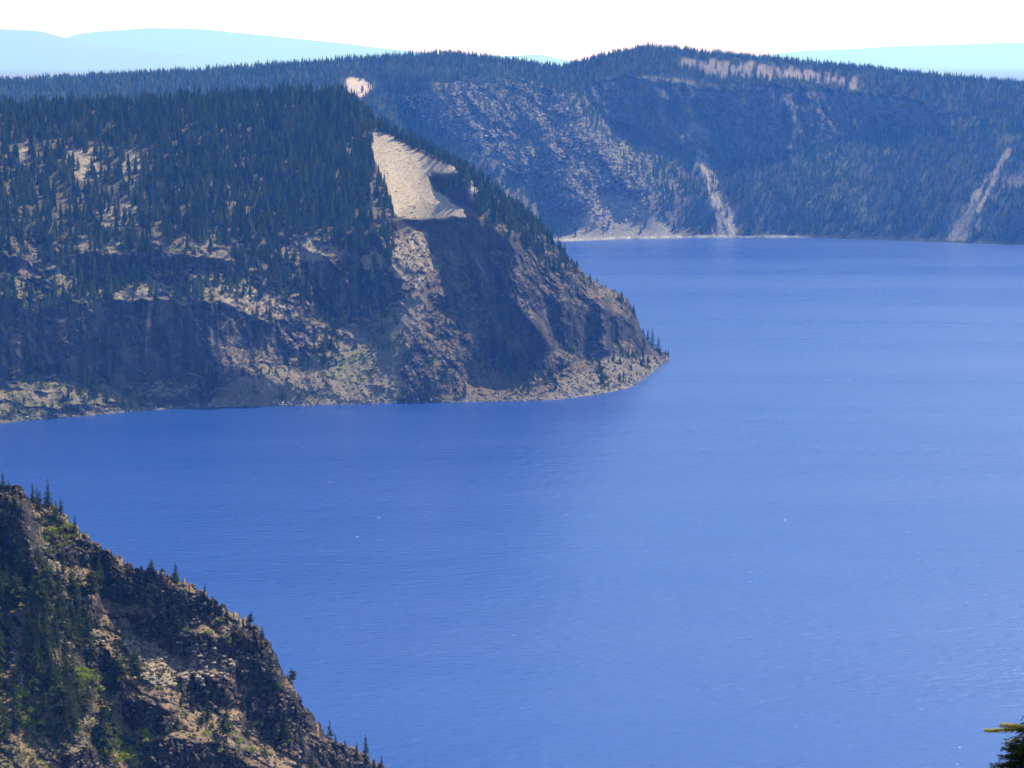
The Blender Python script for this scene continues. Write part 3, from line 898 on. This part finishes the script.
lt = vis0 = np.zeros_like(PX); vis0[:hd.nr] = 1
lt = vis0*((PX > 430) | (PY > 300))*(hd.Z > 5)*(1 - smooth(62, 74, hd.slope))*smooth(-.1, .25, n1 + .5*n2)*(1-hd.pum)
forest('ledge_trees', hd, 1500, lt, 2.5, 9, 'small scattered conifers on the rocky ledges and scree of the headland', tm_mid, 1.6, pow_=1.6, tone=1.3)
# far wall wood
PX, PY = grow(fw, fw.PX), grow(fw, fw.PY)
den = np.ones_like(PX)
rk = grow(fw, fmask(ROCK_F, fw.PX, fw.PY, 10, 4, 20))
den = den*(1 - .68*rk)
den = den*(.45 + .55*smooth(-.3, .2, fw.n2 + .5*fw.n1))
for m in (fw.mp, fw.mp2, fw.m1, fw.m2, fw.m4): den = den*(1 - .93*m)
den = den*(1 - .85*fw.mp)
den = den*(1-.6*fw.m3)*(1-.8*fw.m5)
clf = grow(fw, fmask(CL_F, fw.PX, fw.PY, 4, 2)); clf[fw.nr:] = 0
den = den*(1-.55*clf)
den = den*(fw.Z > 6)
den[-8:] *= .3
den = den*((PX > -200) & (PX < 1150))
forest('far_forest', fw, 50000, den, 10, 21, 'hazy conifer forest covering the far caldera wall and rim', tm_far, 1.35, tone=1.5)

# ---------------------------------------------------------------- individual trees
def blade_tree(seed, tiers, wide, sparse=0.0, droop=.28, top=1.0, start=.1, flat=False):
    """crown of many short needle sprays on whorled boughs; unit height"""
    r = np.random.default_rng(seed); V = []; T = []
    for k in range(tiers):
        f = (k + .35*r.random())/tiers
        z = start + (1-start)*f
        n = int(4 + 6*(1-f)*1.0 + r.integers(0, 3))
        rr0 = wide*((1-f)**.8 if not flat else math.sin(math.pi*(.25+.72*f))**.8)
        for a in range(n):
            if r.random() < sparse: continue
            an = r.random()*6.283
            rr = rr0*(.55+.75*r.random()) + .008
            ca, sa = math.cos(an), math.sin(an)
            dr = droop*rr*(.4+r.random())
            segs = 3
            for q in range(segs):
                u0 = q/segs; u1 = (q+1.25)/segs
                w0 = rr*.30*(1-u0*.6)*(.7+.6*r.random())
                zz = z + .012*(r.random()-.5)
                p0 = (ca*rr*u0, sa*rr*u0, zz - dr*u0*u0)
                p1 = (ca*rr*u1, sa*rr*u1, zz - dr*u1*u1 + .006*r.random())
                mx, my, mz = [(p0[i]*.45+p1[i]*.55) for i in range(3)]
                b = len(V)
                tz = w0*.5*(r.random()-.3)
                V += [p0, (mx - sa*w0, my + ca*w0, mz - tz - .01), p1, (mx + sa*w0, my - ca*w0, mz - tz - .01), (mx, my, mz + .018)]
                T += [(b, b+1, b+4), (b+1, b+2, b+4), (b+2, b+3, b+4), (b+3, b, b+4)]
    b = len(V)
    V += [(0, 0, top), (.012, 0, .93), (-.006, .01, .93), (-.006, -.01, .93)]
    T += [(b, b+1, b+2), (b, b+2, b+3), (b, b+3, b+1)]
    return np.array(V), np.array(T)

def trunk_mesh(name, h, r0, seed, mat, snag=False):
    r = np.random.default_rng(seed); V = []; T = []
    n = 7; rows = 6
    for i in range(rows):
        f = i/(rows-1); rr = r0*(1-.85*f)*(1.25 if i == 0 else 1); ox, oy = (r.random(2)-.5)*.012*h if 0 < i else (0, 0)
        for a in range(n): V.append((ox+rr*math.cos(6.283*a/n), oy+rr*math.sin(6.283*a/n), f*h - (.04 if i == 0 else 0)))
    for i in range(rows-1):
        for a in range(n):
            p = i*n+a; q = i*n+(a+1) % n
            T += [(p, q, q+n), (p, q+n, p+n)]
    if snag:
        for k in range(16):
            z = h*(.25+.7*r.random()); an = r.random()*6.283; l = .16*(1.15-z/h)*(.5+r.random())
            b = len(V); ca, sa = math.cos(an), math.sin(an)
            V += [(-sa*.004, ca*.004, z), (sa*.004, -ca*.004, z), (0, 0, z+.012), (ca*l, sa*l, z+.3*l*(r.random()-.3))]
            T += [(b, b+1, b+3), (b+1, b+2, b+3), (b+2, b, b+3)]
    return mesh_np(name, np.array(V), np.array(T), mat)

near_kinds = []
for s, (ti, wd, sp, dr, st, fl) in enumerate([(17, .17, .05, .35, .08, False), (15, .22, .12, .25, .12, False), (19, .14, .1, .4, .06, False), (13, .26, .2, .1, .3, True), (14, .19, .3, .3, .15, False), (12, .30, .15, .05, .18, True)]):
    v, t = blade_tree(100+s, ti, wd, sp, dr, 1.0, st, fl)
    crown = mesh_np('crown', v, t, M_fir, shade=False)
    tk = trunk_mesh('trunk', .93, .016 + .004*(s % 3), 50+s, M_bark)
    near_kinds.append((crown, tk))
M_snag, _nt, _b = newmat('weathered_wood')
_nz = N(_nt, 'ShaderNodeTexNoise', Scale=9.0); _cr = N(_nt, 'ShaderNodeValToRGB')
_cr.color_ramp.elements[0].color = (.16, .14, .12, 1); _cr.color_ramp.elements[1].color = (.36, .33, .29, 1)
_nt.links.new(_nz.outputs['Fac'], _cr.inputs[0]); _nt.links.new(_cr.outputs[0], _b.inputs['Base Color'])
snag_me = trunk_mesh('snag', 1.0, .014, 77, M_snag, True)

def near_tree(p, h, kind, label, group=None, lean=0.0, wide=1.0):
    crown, tk = near_kinds[kind]
    e = bpy.data.objects.new('conifer_tree', None); C.objects.link(e)
    e.empty_display_size = .5
    e.location = (p[0], p[1], p[2]-.15); e.scale = (h*wide, h*wide, h)
    e.rotation_euler = ((rnd.random()-.5)*.08, (rnd.random()-.5)*.08 + lean, rnd.random()*6.283)
    tag(e, label, 'tree', group)
    link('trunk', tk, e); link('crown', crown, e)
    return e

PXM = 1/2.72  # metres per picture pixel on the near slope
# trees that stand out, by where their foot is seen: x, y, height in pixels, kind, label
stand = [
 (3, 487, 18, 2, 'thin dark conifer on top of the dark rock tower at the left edge'),
 (9, 487, 9, 4, 'tiny conifer beside the thin tree on top of the dark rock tower'),
 (33, 503, 22, 2, 'slim conifer just right of the dark rock tower, leftmost of the skyline pair'),
 (38, 503, 18, 4, 'short conifer between the two taller trees right of the rock tower'),
 (48, 507, 30, 0, 'tallest conifer of the skyline cluster right of the rock tower'),
 (61, 512, 16, 1, 'small bushy conifer at the right end of the upper skyline cluster'),
 (24, 572, 52, 0, 'tall olive green conifer standing against the dark rock tower'),
 (152, 571, 13, 5, 'low spreading bushy conifer on the skyline left of the small skyline spire'),
 (176, 577, 21, 1, 'small full conifer on the skyline above the middle dark ledges'),
 (205, 592, 10, 4, 'tiny conifer on the skyline above the dark blocky outcrop'),
 (251, 621, 15, 3, 'small round topped pine alone on the skyline where the ridge steepens'),
 (293, 679, 18, 3, 'thin pine with a tuft top standing alone over the water on the ridge'),
 (301, 684, 10, 4, 'tiny leaning tree just right of the tuft topped pine'),
 (330, 738, 21, 4, 'grey thin tree on the low skyline near the bottom of the slope'),
 (345, 742, 11, 1, 'short conifer left of the tall spire at the slope foot'),
 (366, 765, 35, 2, 'tall narrow dark spire conifer at the lowest end of the near slope'),
 (357, 760, 20, 0, 'shorter conifer close to the left of the tall narrow spire'),
 (381, 770, 18, 4, 'pale scrubby tree at the far right end of the near slope'),
 (374, 768, 13, 1, 'small bush-like conifer between the tall spire and the pale scrubby tree'),
 (137, 683, 38, 3, 'dark trunked pine standing in front of the pale rock slabs'),
 (118, 680, 52, 1, 'broad dark conifer left of the pale rock slabs'),
 (100, 585, 34, 0, 'mid green conifer below the upper dark ledge'),
 (227, 741, 36, 3, 'open crowned pine with bare trunk on the tan ledge'),
 (204, 705, 28, 1, 'full dark conifer in front of the columnar rock ledge'),
 (268, 688, 30, 4, 'thin conifer on the steep shoulder left of the big dark outcrop'),
 (276, 690, 24, 1, 'greenish conifer at the top edge of the big dark outcrop'),
 (250, 700, 28, 0, 'slender conifer on the left edge of the big dark outcrop'),
 (286, 742, 32, 1, 'olive conifer growing on the face of the big dark outcrop'),
 (104, 752, 72, 1, 'tallest dark conifer above the bright green shrubs'),
 (112, 740, 55, 0, 'dark conifer just right of the tallest one above the green shrubs'),
 (258, 668, 20, 1, 'small conifer on the ledge near the top right shoulder'),
 (240, 640, 14, 5, 'low dark bush-like conifer on the upper right shoulder'),
 (185, 648, 16, 4, 'thin small tree above the tan ledge in the middle'),
 (312, 768, 22, 1, 'rounded conifer at the bottom between the dark ledges'),
 (298, 776, 26, 0, 'conifer at the bottom edge left of the low skyline'),
]
for (x_, y_, hp, kd, lab) in stand:
    p = ns.at(x_, y_)[0]
    near_tree(p, hp*PXM*(p[1]/700), kd, lab)

zones = [ # polygon, count, min px, max px, label
 ([(-10,560),(50,560),(66,600),(56,650),(-10,650)], 34, 20, 42, 'olive conifer in the wood below the dark rock tower'),
 ([(30,600),(96,590),(104,660),(84,720),(40,700)], 34, 24, 50, 'dark conifer in the gully wood left of the pale slabs'),
 ([(-10,650),(60,650),(92,720),(60,748),(-10,740)], 32, 24, 48, 'dark conifer in the lower wood at the left edge'),
 ([(36,505),(66,512),(110,560),(150,600),(60,600),(32,560)], 24, 8, 24, 'small conifer on the brown slope under the upper skyline'),
 ([(140,570),(220,605),(262,632),(270,660),(200,640),(130,620)], 18, 6, 15, 'tiny conifer on the upper ledges below the middle skyline'),
 ([(140,690),(240,690),(300,760),(150,768)], 20, 8, 26, 'small conifer on the tan lower ledges'),
 ([(300,735),(340,742),(385,775),(300,790)], 16, 8, 17, 'small conifer on the lowest toe of the slope'),
]
occupied = []
for poly, cnt, a, b_, lab in zones:
    k = 0; tries = 0
    xs = [q[0] for q in poly]; ys = [q[1] for q in poly]
    while k < cnt and tries < 4000:
        tries += 1
        x_ = rnd.uniform(min(xs), max(xs)); y_ = rnd.uniform(min(ys), max(ys))
        if not inpoly(np.array([x_]), np.array([y_]), poly)[0]: continue
        if y_ < crest_n0(np.array([x_]))[0] + 2: continue
        p = ns.at(x_, y_)[0]
        j = int(np.interp(x_, ns.pxs, range(ns.nc))); i = int(np.clip((y_-ns.pb[j])/(ns.pc[j]-ns.pb[j]), 0, 1)*(ns.nr-1))
        if ns.m[i, j] > .6 and rnd.random() < .8: continue
        if any((p[0]-q[0])**2 + (p[1]-q[1])**2 < 2.2 for q in occupied): continue
        occupied.append(p)
        hp = a + (b_-a)*rnd.random()**1.3
        near_tree(p, hp*PXM, rnd.choice([0, 0, 1, 1, 2, 3, 4]), lab, 'conifers on the near slope: ' + lab.split(' ', 1)[1])
        k += 1
# dead snags
for (x_, y_, hp, lab) in [(22,700,30,'bare grey snag among the dark conifers at the lower left'), (50,668,26,'bare grey snag in the gully wood'), (214,700,18,'short grey snag beside the columnar ledge'), (120,722,24,'pale snag on the dark outcrop above the green shrubs'), (188,760,20,'thin snag on the bottom ledges')]:
    p = ns.at(x_, y_)[0]
    o = link('dead_tree', snag_me); o.location = (p[0], p[1], p[2]-.1); hh = hp*PXM; o.scale = (hh, hh, hh)
    o.rotation_euler = (rnd.uniform(-.1, .1), rnd.uniform(-.15, .15), rnd.random()*6)
    tag(o, lab, 'dead tree')

# shrubs
def shrub_mesh(seed, n=260):
    r = np.random.default_rng(seed); V = []; T = []
    lobes = [(r.normal(0, .28), r.normal(0, .28), .25+.25*r.random(), .28+.2*r.random()) for _ in range(6)]
    for k in range(n):
        cx, cy, cz, rr = lobes[r.integers(0, 6)]
        d = r.normal(size=3); d /= np.linalg.norm(d); d[2] = abs(d[2])*1.1 - .15
        q = rr*(.55+.5*r.random()); c = np.array([cx, cy, cz]) + d*q
        if c[2] < .02: c[2] = .02 + .1*r.random()
        a = r.normal(size=3); a /= np.linalg.norm(a); b = np.cross(a, d + .3*r.normal(size=3)); b /= np.linalg.norm(b)+1e-6
        s = .05+.06*r.random(); i = len(V)
        V += [c-a*s, c+b*s*.6, c+a*s, c-b*s*.6]; T.append((i, i+1, i+2, i+3))
    return mesh_np('shrub', np.array(V), np.array(T), M_shrub, shade=False)
shrubs = [shrub_mesh(300+k) for k in range(4)]
sz = [ ([(68,664),(92,672),(98,700),(84,712),(66,690)], 16, 5, 10, 'bright green shrub in the gully above the lower wood'),
       ([(100,730),(124,738),(150,790),(112,790)], 22, 5, 11, 'bright green shrub in the patch at the bottom of the slope'),
       ([(20,690),(64,716),(60,742),(30,740)], 12, 4, 9, 'olive shrub below the dark wood at the lower left'),
       ([(60,515),(90,550),(64,560),(44,540)], 10, 3, 7, 'low olive shrub on the upper brown slope'),
       ([(150,600),(250,630),(230,650),(150,620)], 14, 2, 5, 'low grey green shrub on the upper ledges'),
       ([(180,690),(300,740),(290,775),(180,765)], 14, 2, 6, 'low shrub on the tan lower ledges'),
       ([(138,728),(148,730),(148,740),(138,740)], 2, 6, 9, 'rounded green shrub beside the lower dark outcrop'),]
for poly, cnt, a, b_, lab in sz:
    xs = [q[0] for q in poly]; ys = [q[1] for q in poly]; k = 0
    for _ in range(3000):
        if k >= cnt: break
        x_ = rnd.uniform(min(xs), max(xs)); y_ = rnd.uniform(min(ys), max(ys))
        if not inpoly(np.array([x_]), np.array([y_]), poly)[0]: continue
        p = ns.at(x_, y_)[0]; s_ = (a+(b_-a)*rnd.random())*PXM*1.6
        o = link('shrub', rnd.choice(shrubs)); o.location = (p[0], p[1], p[2]-.1*s_); o.scale = (s_, s_, s_*.8); o.rotation_euler = (0, 0, rnd.random()*6)
        tag(o, lab, 'shrub', 'shrubs on the near slope: ' + lab); k += 1

# larger single trees on the headland, one mesh each (too small in view to show trunk parts)
hk = []
for s in range(5):
    v, t = blade_tree(400+s, 13, .15+.02*(s % 3), .05, .35, 1.0, .06)
    b = len(v); v = np.concatenate([v, [(.02, 0, 0), (-.01, .017, 0), (-.01, -.017, 0), (0, 0, 1.0)]]); t = np.concatenate([t, [(b, b+1, b+3), (b+1, b+2, b+3), (b+2, b, b+3)]])
    hk.append(mesh_np('headland_conifer', v, t, M_fir, shade=False))
def head_tree(x_, y_, h, lab, group=None, wide=1.0, kind=None):
    p = hd.at(x_, y_)[0]
    o = link('conifer_tree', hk[kind] if kind is not None else rnd.choice(hk)); o.location = (p[0], p[1], p[2]-.4); o.scale = (h*wide, h*wide, h)
    o.rotation_euler = (rnd.uniform(-.03, .03), rnd.uniform(-.03, .03), rnd.random()*6)
    tag(o, lab, 'tree', group)
head_tree(652, 346, 23, 'taller of the two lone trees at the tip of the headland', wide=1.3)
head_tree(658, 351, 19, 'full lone tree nearest the water at the tip of the headland', wide=1.5)
for x_, y_, h in [(590,277,7),(597,281,6),(615,292,6),(606,287,5)]:
    head_tree(x_, y_, h, 'tiny tree on the bare skyline right of the headland wood', 'tiny trees on the headland skyline', 1.3)
hz = [ ([(270,255),(345,262),(352,330),(300,330),(262,300)], 30, 13, 22, 'tall conifer on the buttress between the dark cliff and the fan'),
       ([(300,330),(345,335),(340,372),(318,372)], 12, 12, 20, 'conifer at the top of the scree fan beside the dark cliff'),
       ([(20,360),(135,372),(135,385),(20,380)], 14, 7, 13, 'conifer at the foot of the long dark cliff'),
       ([(345,225),(395,235),(385,300),(350,310)], 22, 13, 20, 'conifer on the dark face left of the rocky spur'),
       ([(0,240),(250,250),(250,275),(0,280)], 22, 11, 17, 'conifer on the grassy bench above the long dark cliff'),
       ([(536,250),(552,250),(620,345),(560,385),(540,300)], 22, 3, 6.5, 'small conifer on the rocky nose of the headland')]
for poly, cnt, a, b_, lab in hz:
    xs = [q[0] for q in poly]; ys = [q[1] for q in poly]; k = 0
    while k < cnt:
        x_ = rnd.uniform(min(xs), max(xs)); y_ = rnd.uniform(min(ys), max(ys))
        if inpoly(np.array([x_]), np.array([y_]), poly)[0]:
            head_tree(x_, y_, rnd.uniform(a, b_), lab, 'headland conifers: ' + lab); k += 1

# ---------------------------------------------------------------- loose stones and low growth
def rock_tm(seed):
    r = np.random.default_rng(seed)
    t = (1+5**.5)/2
    v = np.array([(-1,t,0),(1,t,0),(-1,-t,0),(1,-t,0),(0,-1,t),(0,1,t),(0,-1,-t),(0,1,-t),(t,0,-1),(t,0,1),(-t,0,-1),(-t,0,1)], float)
    v /= np.linalg.norm(v[0]); v *= (.6+.6*r.random((12, 1))); v[:, 2] *= .7
    f = np.array([(0,11,5),(0,5,1),(0,1,7),(0,7,10),(0,10,11),(1,5,9),(5,11,4),(11,10,2),(10,7,6),(7,1,8),(3,9,4),(3,4,2),(3,2,6),(3,6,8),(3,8,9),(4,9,5),(2,4,11),(6,2,10),(8,6,7),(9,8,1)])
    return v, f
rtm = [rock_tm(s) for s in range(6)]
def stones(name, sheet, n, dens, smin, smax, col, label, mat, pow_=3, tm=rtm, cat='stones', sink=.3, sq=1.0):
    P, _, _ = sheet.scatter(n, dens)
    sz_ = smin + (smax-smin)*R.random(n)**pow_
    which = R.integers(0, len(tm), n); ang = R.random(n)*6.28
    Vs, Ts, Cs = [], [], []; off = 0
    for k, (tv, tt) in enumerate(tm):
        sel = np.where(which == k)[0]; c, s_ = np.cos(ang[sel])[:, None], np.sin(ang[sel])[:, None]; sc = sz_[sel][:, None]
        x = tv[None, :, 0]*sc; y = tv[None, :, 1]*sc; z = tv[None, :, 2]*sc*sq
        Vs.append(np.stack([P[sel, 0][:, None]+x*c-y*s_, P[sel, 1][:, None]+x*s_+y*c, P[sel, 2][:, None]+z+sc*sink], -1).reshape(-1, 3))
        Ts.append((tt[None] + (np.arange(len(sel))*len(tv))[:, None, None] + off).reshape(-1, 3)); off += len(sel)*len(tv)
        Cs.append(np.repeat(np.array(col)*(.55+.9*R.random((len(sel), 1))), len(tv), 0))
    o = link(name, mesh_np(name, np.concatenate(Vs), np.concatenate(Ts), mat, np.concatenate(Cs), shade=False))
    tag(o, label, cat, kind='stuff'); return o
vis = np.zeros_like(ns.X); vis[:ns.nr] = 1
stones('loose_stones', ns, 14000, vis*(.25 + ns.gentle)*(ns.GPX > -60)*smooth(-.3, .3, ns.n2+.2), .12, 1.1, (.15, .12, .095), 'loose stones strewn over the near slope', M_near, 4)
stones('slab_rubble', ns, 1300, vis*ns.pale*(ns.GPX > -30), .2, 1.4, (.29, .235, .17), 'pale slab rubble on the near slope', M_near, 3, sq=.5)
tuft = []
for s in range(5):
    r_ = np.random.default_rng(900+s); V_ = []; T_ = []
    for k in range(16):
        an = r_.random()*6.28; l = .5+.6*r_.random(); c_ = np.array([math.cos(an), math.sin(an), .3+.9*r_.random()])*l
        b0 = r_.normal(0, .25, 3); b0[2] = 0; w_ = np.array([-math.sin(an), math.cos(an), 0])*.16; i_ = len(V_)
        V_ += [b0-w_, b0+w_, b0+c_]; T_.append((i_, i_+1, i_+2))
    tuft.append((np.array(V_), np.array(T_)))
stones('low_growth', ns, 15000, vis*ns.gentle*(ns.GPX > -60)*smooth(.0, .3, ns.n2 + .3 - .0018*np.abs(ns.GPX-30)), .2, 1.0, (.085, .095, .032), 'low olive scrub covering parts of the near slope', M_wood, 2.5, tuft, 'scrub', -.05)
vis = np.zeros_like(hd.X); vis[:hd.nr] = 1
shl = vis*((hd.Z > -.5) & (hd.Z < 4))*(hd.GPX > -50)*smooth(-.1, .3, hd.n2)
stones('shore_boulders', hd, 1500, shl, .3, 2.0, (.24, .21, .175), 'pale boulders along the waterline of the headland', M_head, 3)
stones('talus_blocks', hd, 6000, vis*(hd.GPY > 225)*(hd.GPX > -50)*(hd.Z > 2)*(1-smooth(45, 60, hd.slope)), .4, 2.2, (.14, .12, .095), 'blocks and talus scattered on the headland ledges', M_head, 4)
stones('headland_scrub', hd, 9000, vis*(hd.GPY > 215)*(hd.GPX > -50)*(hd.Z > 3)*(1-smooth(48, 62, hd.slope))*smooth(-.1, .3, hd.n2 + .5*hd.n1)*(1-hd.pum), .8, 2.6, (.085, .10, .035), 'olive scrub on the benches of the headland', M_wood, 2, tuft, 'scrub', -.05)
stones('pumice_rocks', hd, 60, vis*hd.pum, .3, 1.5, (.12, .10, .08), 'dark stones scattered on the pale pumice slope', M_head, 3)
stones('pumice_tufts', hd, 70, vis*hd.pum, .4, 1.3, (.09, .09, .05), 'dark tufts dotted over the pale pumice slope', M_wood, 2, tuft, 'scrub', -.05)
vis = np.zeros_like(fw.X); vis[:fw.nr] = 1
stones('far_talus', fw, 9000, vis*(fw.slope if hasattr(fw, 'slope') else 1)*rk, .8, 5, (.24, .205, .165), 'blocks scattered on the far rocky slope', M_far, 3)

# ---------------------------------------------------------------- viewpoint ledge and the bough at the lower right
def ledge():
    xs = np.linspace(-9, 12, 60); ys = np.linspace(-12, 9, 60)
    X, Y = np.meshgrid(xs, ys)
    Z = H - 1.7 - np.clip(Y+.5, 0, 99)*.75 - .02*np.clip(Y, 0, 99)**2 + .35*fbm(X/1.6, Y/1.6, 2, 5)*smooth(-1, 2, np.hypot(X, Y)) + .06*fbm(X*3, Y*3, 5, 3)
    col = np.zeros(X.shape+(3,)) + np.array([.2, .16, .12]); col = col*(1+.4*fbm(X, Y, 1, 4))[..., None]
    nc = 60; i, j = np.meshgrid(np.arange(59), np.arange(59), indexing='ij'); a = (i*nc+j).ravel()
    top = np.stack([X, Y, Z], -1).reshape(-1, 3)
    o = link('viewpoint_ledge', mesh_np('viewpoint_ledge', top, np.stack([a, a+1, a+nc+1, a+nc], -1), M_near, col.reshape(-1, 3)))
    tag(o, 'stony slope below the viewpoint', 'ground', kind='structure')
    return lambda x, y: float(np.interp(y, ys, Z[:, int(np.argmin(abs(xs-x)))]))
gz = ledge()

def bough_tree():
    """small mountain conifer on the slope under the viewpoint; only the tip of its crown reaches into view"""
    r = np.random.default_rng(5)
    D = 6.5
    tx, ty, tz = [float(v) for v in ray(1052.0, 700.0, D)]            # leader
    g = gz(tx, ty)
    root = bpy.data.objects.new('mountain_hemlock', None); C.objects.link(root); root.location = (tx, ty, g)
    tag(root, 'dark conifer top with a sunlit yellow green twig entering at the lower right corner', 'tree')
    hgt = tz - g
    link('trunk', trunk_mesh('trunk', hgt, .05, 9, M_bark), root)
    V = []; T = []; Lv = []; Lt = []
    def sprig(V, T, p0, p1, n, ln):
        """a twig from p0 to p1 clothed in needles"""
        p0 = np.array(p0, float); p1 = np.array(p1, float); ax = p1-p0; L_ = np.linalg.norm(ax); ax /= L_
        s1 = np.cross(ax, (0, 0, 1)); s1 /= np.linalg.norm(s1)+1e-9; s2 = np.cross(ax, s1)
        i = len(V); w = .0016
        V += [p0+s1*w, p0-s1*w, p0+s2*w, p1]; T += [(i, i+1, i+3), (i+1, i+2, i+3), (i+2, i, i+3)]
        for k in range(n):
            t = r.random()**.9; c = p0 + ax*L_*t; an = r.random()*6.283
            d = (s1*math.cos(an) + s2*math.sin(an))*.8 + ax*.75; d /= np.linalg.norm(d)
            q = np.cross(d, ax); q /= np.linalg.norm(q)+1e-9
            l = ln*(.7+.5*r.random())*(1-.35*t); ww = l*.11; i = len(V)
            V += [c-q*ww*.6, c+q*ww*.6, c+d*l*.6+q*ww, c+d*l, c+d*l*.6-q*ww]
            T += [(i, i+1, i+2), (i, i+2, i+4), (i+4, i+2, i+3)]
    def loc(px, py, dd=0.0):
        x, y, z = ray(px, py, D+dd); return np.array([x-tx, y-ty, z-g])
    # the sunlit twig
    link_tip = []
    sprig(Lv, Lt, loc(1030, 729), loc(986, 730.5), 300, .024)
    sprig(Lv, Lt, loc(1024, 728), loc(1001, 725.0), 150, .024)
    sprig(Lv, Lt, loc(1020, 738), loc(1007, 742), 60, .014)
    for k in range(480):
        f = r.random()**1.0; hh = 712 + 85*f; wpx = 20 + 50*f**.6
        an = r.random()*6.283; cx = 1052
        tip = loc(cx + wpx*math.cos(an)*(.8+.35*r.random()), hh + 8*r.random(), wpx/F*D*math.sin(an))
        st = loc(cx, hh - 3)
        sprig(V, T, st, tip, int(40 + 110*f), .021)
    for k in range(60):                                   # the rest of the crown, out of view
        f = k/60; z = hgt*(1-.28) * (1-f*.8) ; rr = .22 + .55*f
        for q in range(3):
            an = r.random()*6.283
            if math.cos(an) < -.2 and f < .35: continue
            sprig(V, T, (0, 0, z), (rr*math.cos(an), rr*math.sin(an), z-.12*rr), 60, .035)
    link('crown', mesh_np('crown', np.array(V), np.array(T), foliage_mat('dark_needles', (.03, .045, .02)), shade=False), root)
    t = link('sunlit_twig', mesh_np('sunlit_twig', np.array(Lv), np.array(Lt), foliage_mat('sunlit_needles', (.36, .38, .07), .6, transl=.4), shade=False), root)  # sunlight on the twig is painted in as a bright yellow green
    t['label'] = 'yellow green twig tip'
bough_tree()

# ================================================================ air, light, camera
HZ = .77e-4
hx, h0, h1, zt = 62000, -5500, 100000, 2150
bm_v = [(-hx, h0, -60), (hx, h0, -60), (hx, h1, -60), (-hx, h1, -60), (-hx, h0, zt), (hx, h0, zt), (hx, h1, zt), (-hx, h1, zt)]
me = bpy.data.meshes.new('haze'); me.from_pydata(bm_v, [], [(0, 3, 2, 1), (4, 5, 6, 7), (0, 1, 5, 4), (1, 2, 6, 5), (2, 3, 7, 6), (3, 0, 4, 7)]); me.update()
mh = bpy.data.materials.new('haze_air'); mh.use_nodes = True; nt = mh.node_tree; nt.nodes.remove(nt.nodes['Principled BSDF'])
pv = nt.nodes.new('ShaderNodeVolumePrincipled')
pv.inputs['Color'].default_value = (.075, .29, 1.0, 1); pv.inputs['Absorption Color'].default_value = (1, 1, 1, 1)
pv.inputs['Density'].default_value = HZ; pv.inputs['Anisotropy'].default_value = .3
nt.links.new(pv.outputs[0], nt.nodes['Material Output'].inputs['Volume'])
me.materials.append(mh); o = link('haze', me); tag(o, 'thin blue haze over the lake and hills', 'haze', kind='stuff')

SUN_AZ, SUN_EL = rad(52), rad(54)        # azimuth to the right of the view direction (+Y)
d = (math.sin(SUN_AZ)*math.cos(SUN_EL), math.cos(SUN_AZ)*math.cos(SUN_EL), math.sin(SUN_EL))
li = bpy.data.lights.new('sun', 'SUN'); li.energy = 3.8; li.angle = rad(.5); li.color = (1, .95, .86)
lo = bpy.data.objects.new('sun', li); C.objects.link(lo); lo.location = (d[0]*800, d[1]*800, 800)
from mathutils import Vector
lo.rotation_euler = Vector(d).to_track_quat('Z', 'Y').to_euler()
w = bpy.data.worlds.new('World'); scene.world = w; w.use_nodes = True; nt = w.node_tree
sk = nt.nodes.new('ShaderNodeTexSky'); sk.sky_type = 'NISHITA'; sk.sun_disc = False
sk.sun_elevation = SUN_EL; sk.sun_rotation = SUN_AZ; sk.altitude = 2100; sk.air_density = 1.0; sk.dust_density = 1.6; sk.ozone_density = 1.0
nt.links.new(sk.outputs[0], nt.nodes['Background'].inputs['Color']); nt.nodes['Background'].inputs['Strength'].default_value = .125

cam = bpy.data.cameras.new('camera'); cam.sensor_width = 36; cam.lens = F*36/1024; cam.clip_start = .1; cam.clip_end = 200000
co = bpy.data.objects.new('camera', cam); C.objects.link(co); co.location = (0, 0, H); co.rotation_euler = (rad(90)-PITCH, 0, 0)
scene.camera = co
scene.view_settings.view_transform = 'Standard'; scene.view_settings.look = 'None'; scene.view_settings.exposure = 0.9; scene.view_settings.gamma = 1
scene.cycles.max_bounces = 5; scene.cycles.diffuse_bounces = 2; scene.cycles.glossy_bounces = 2; scene.cycles.volume_bounces = 1
scene.cycles.transparent_max_bounces = 4; scene.cycles.use_denoising = True
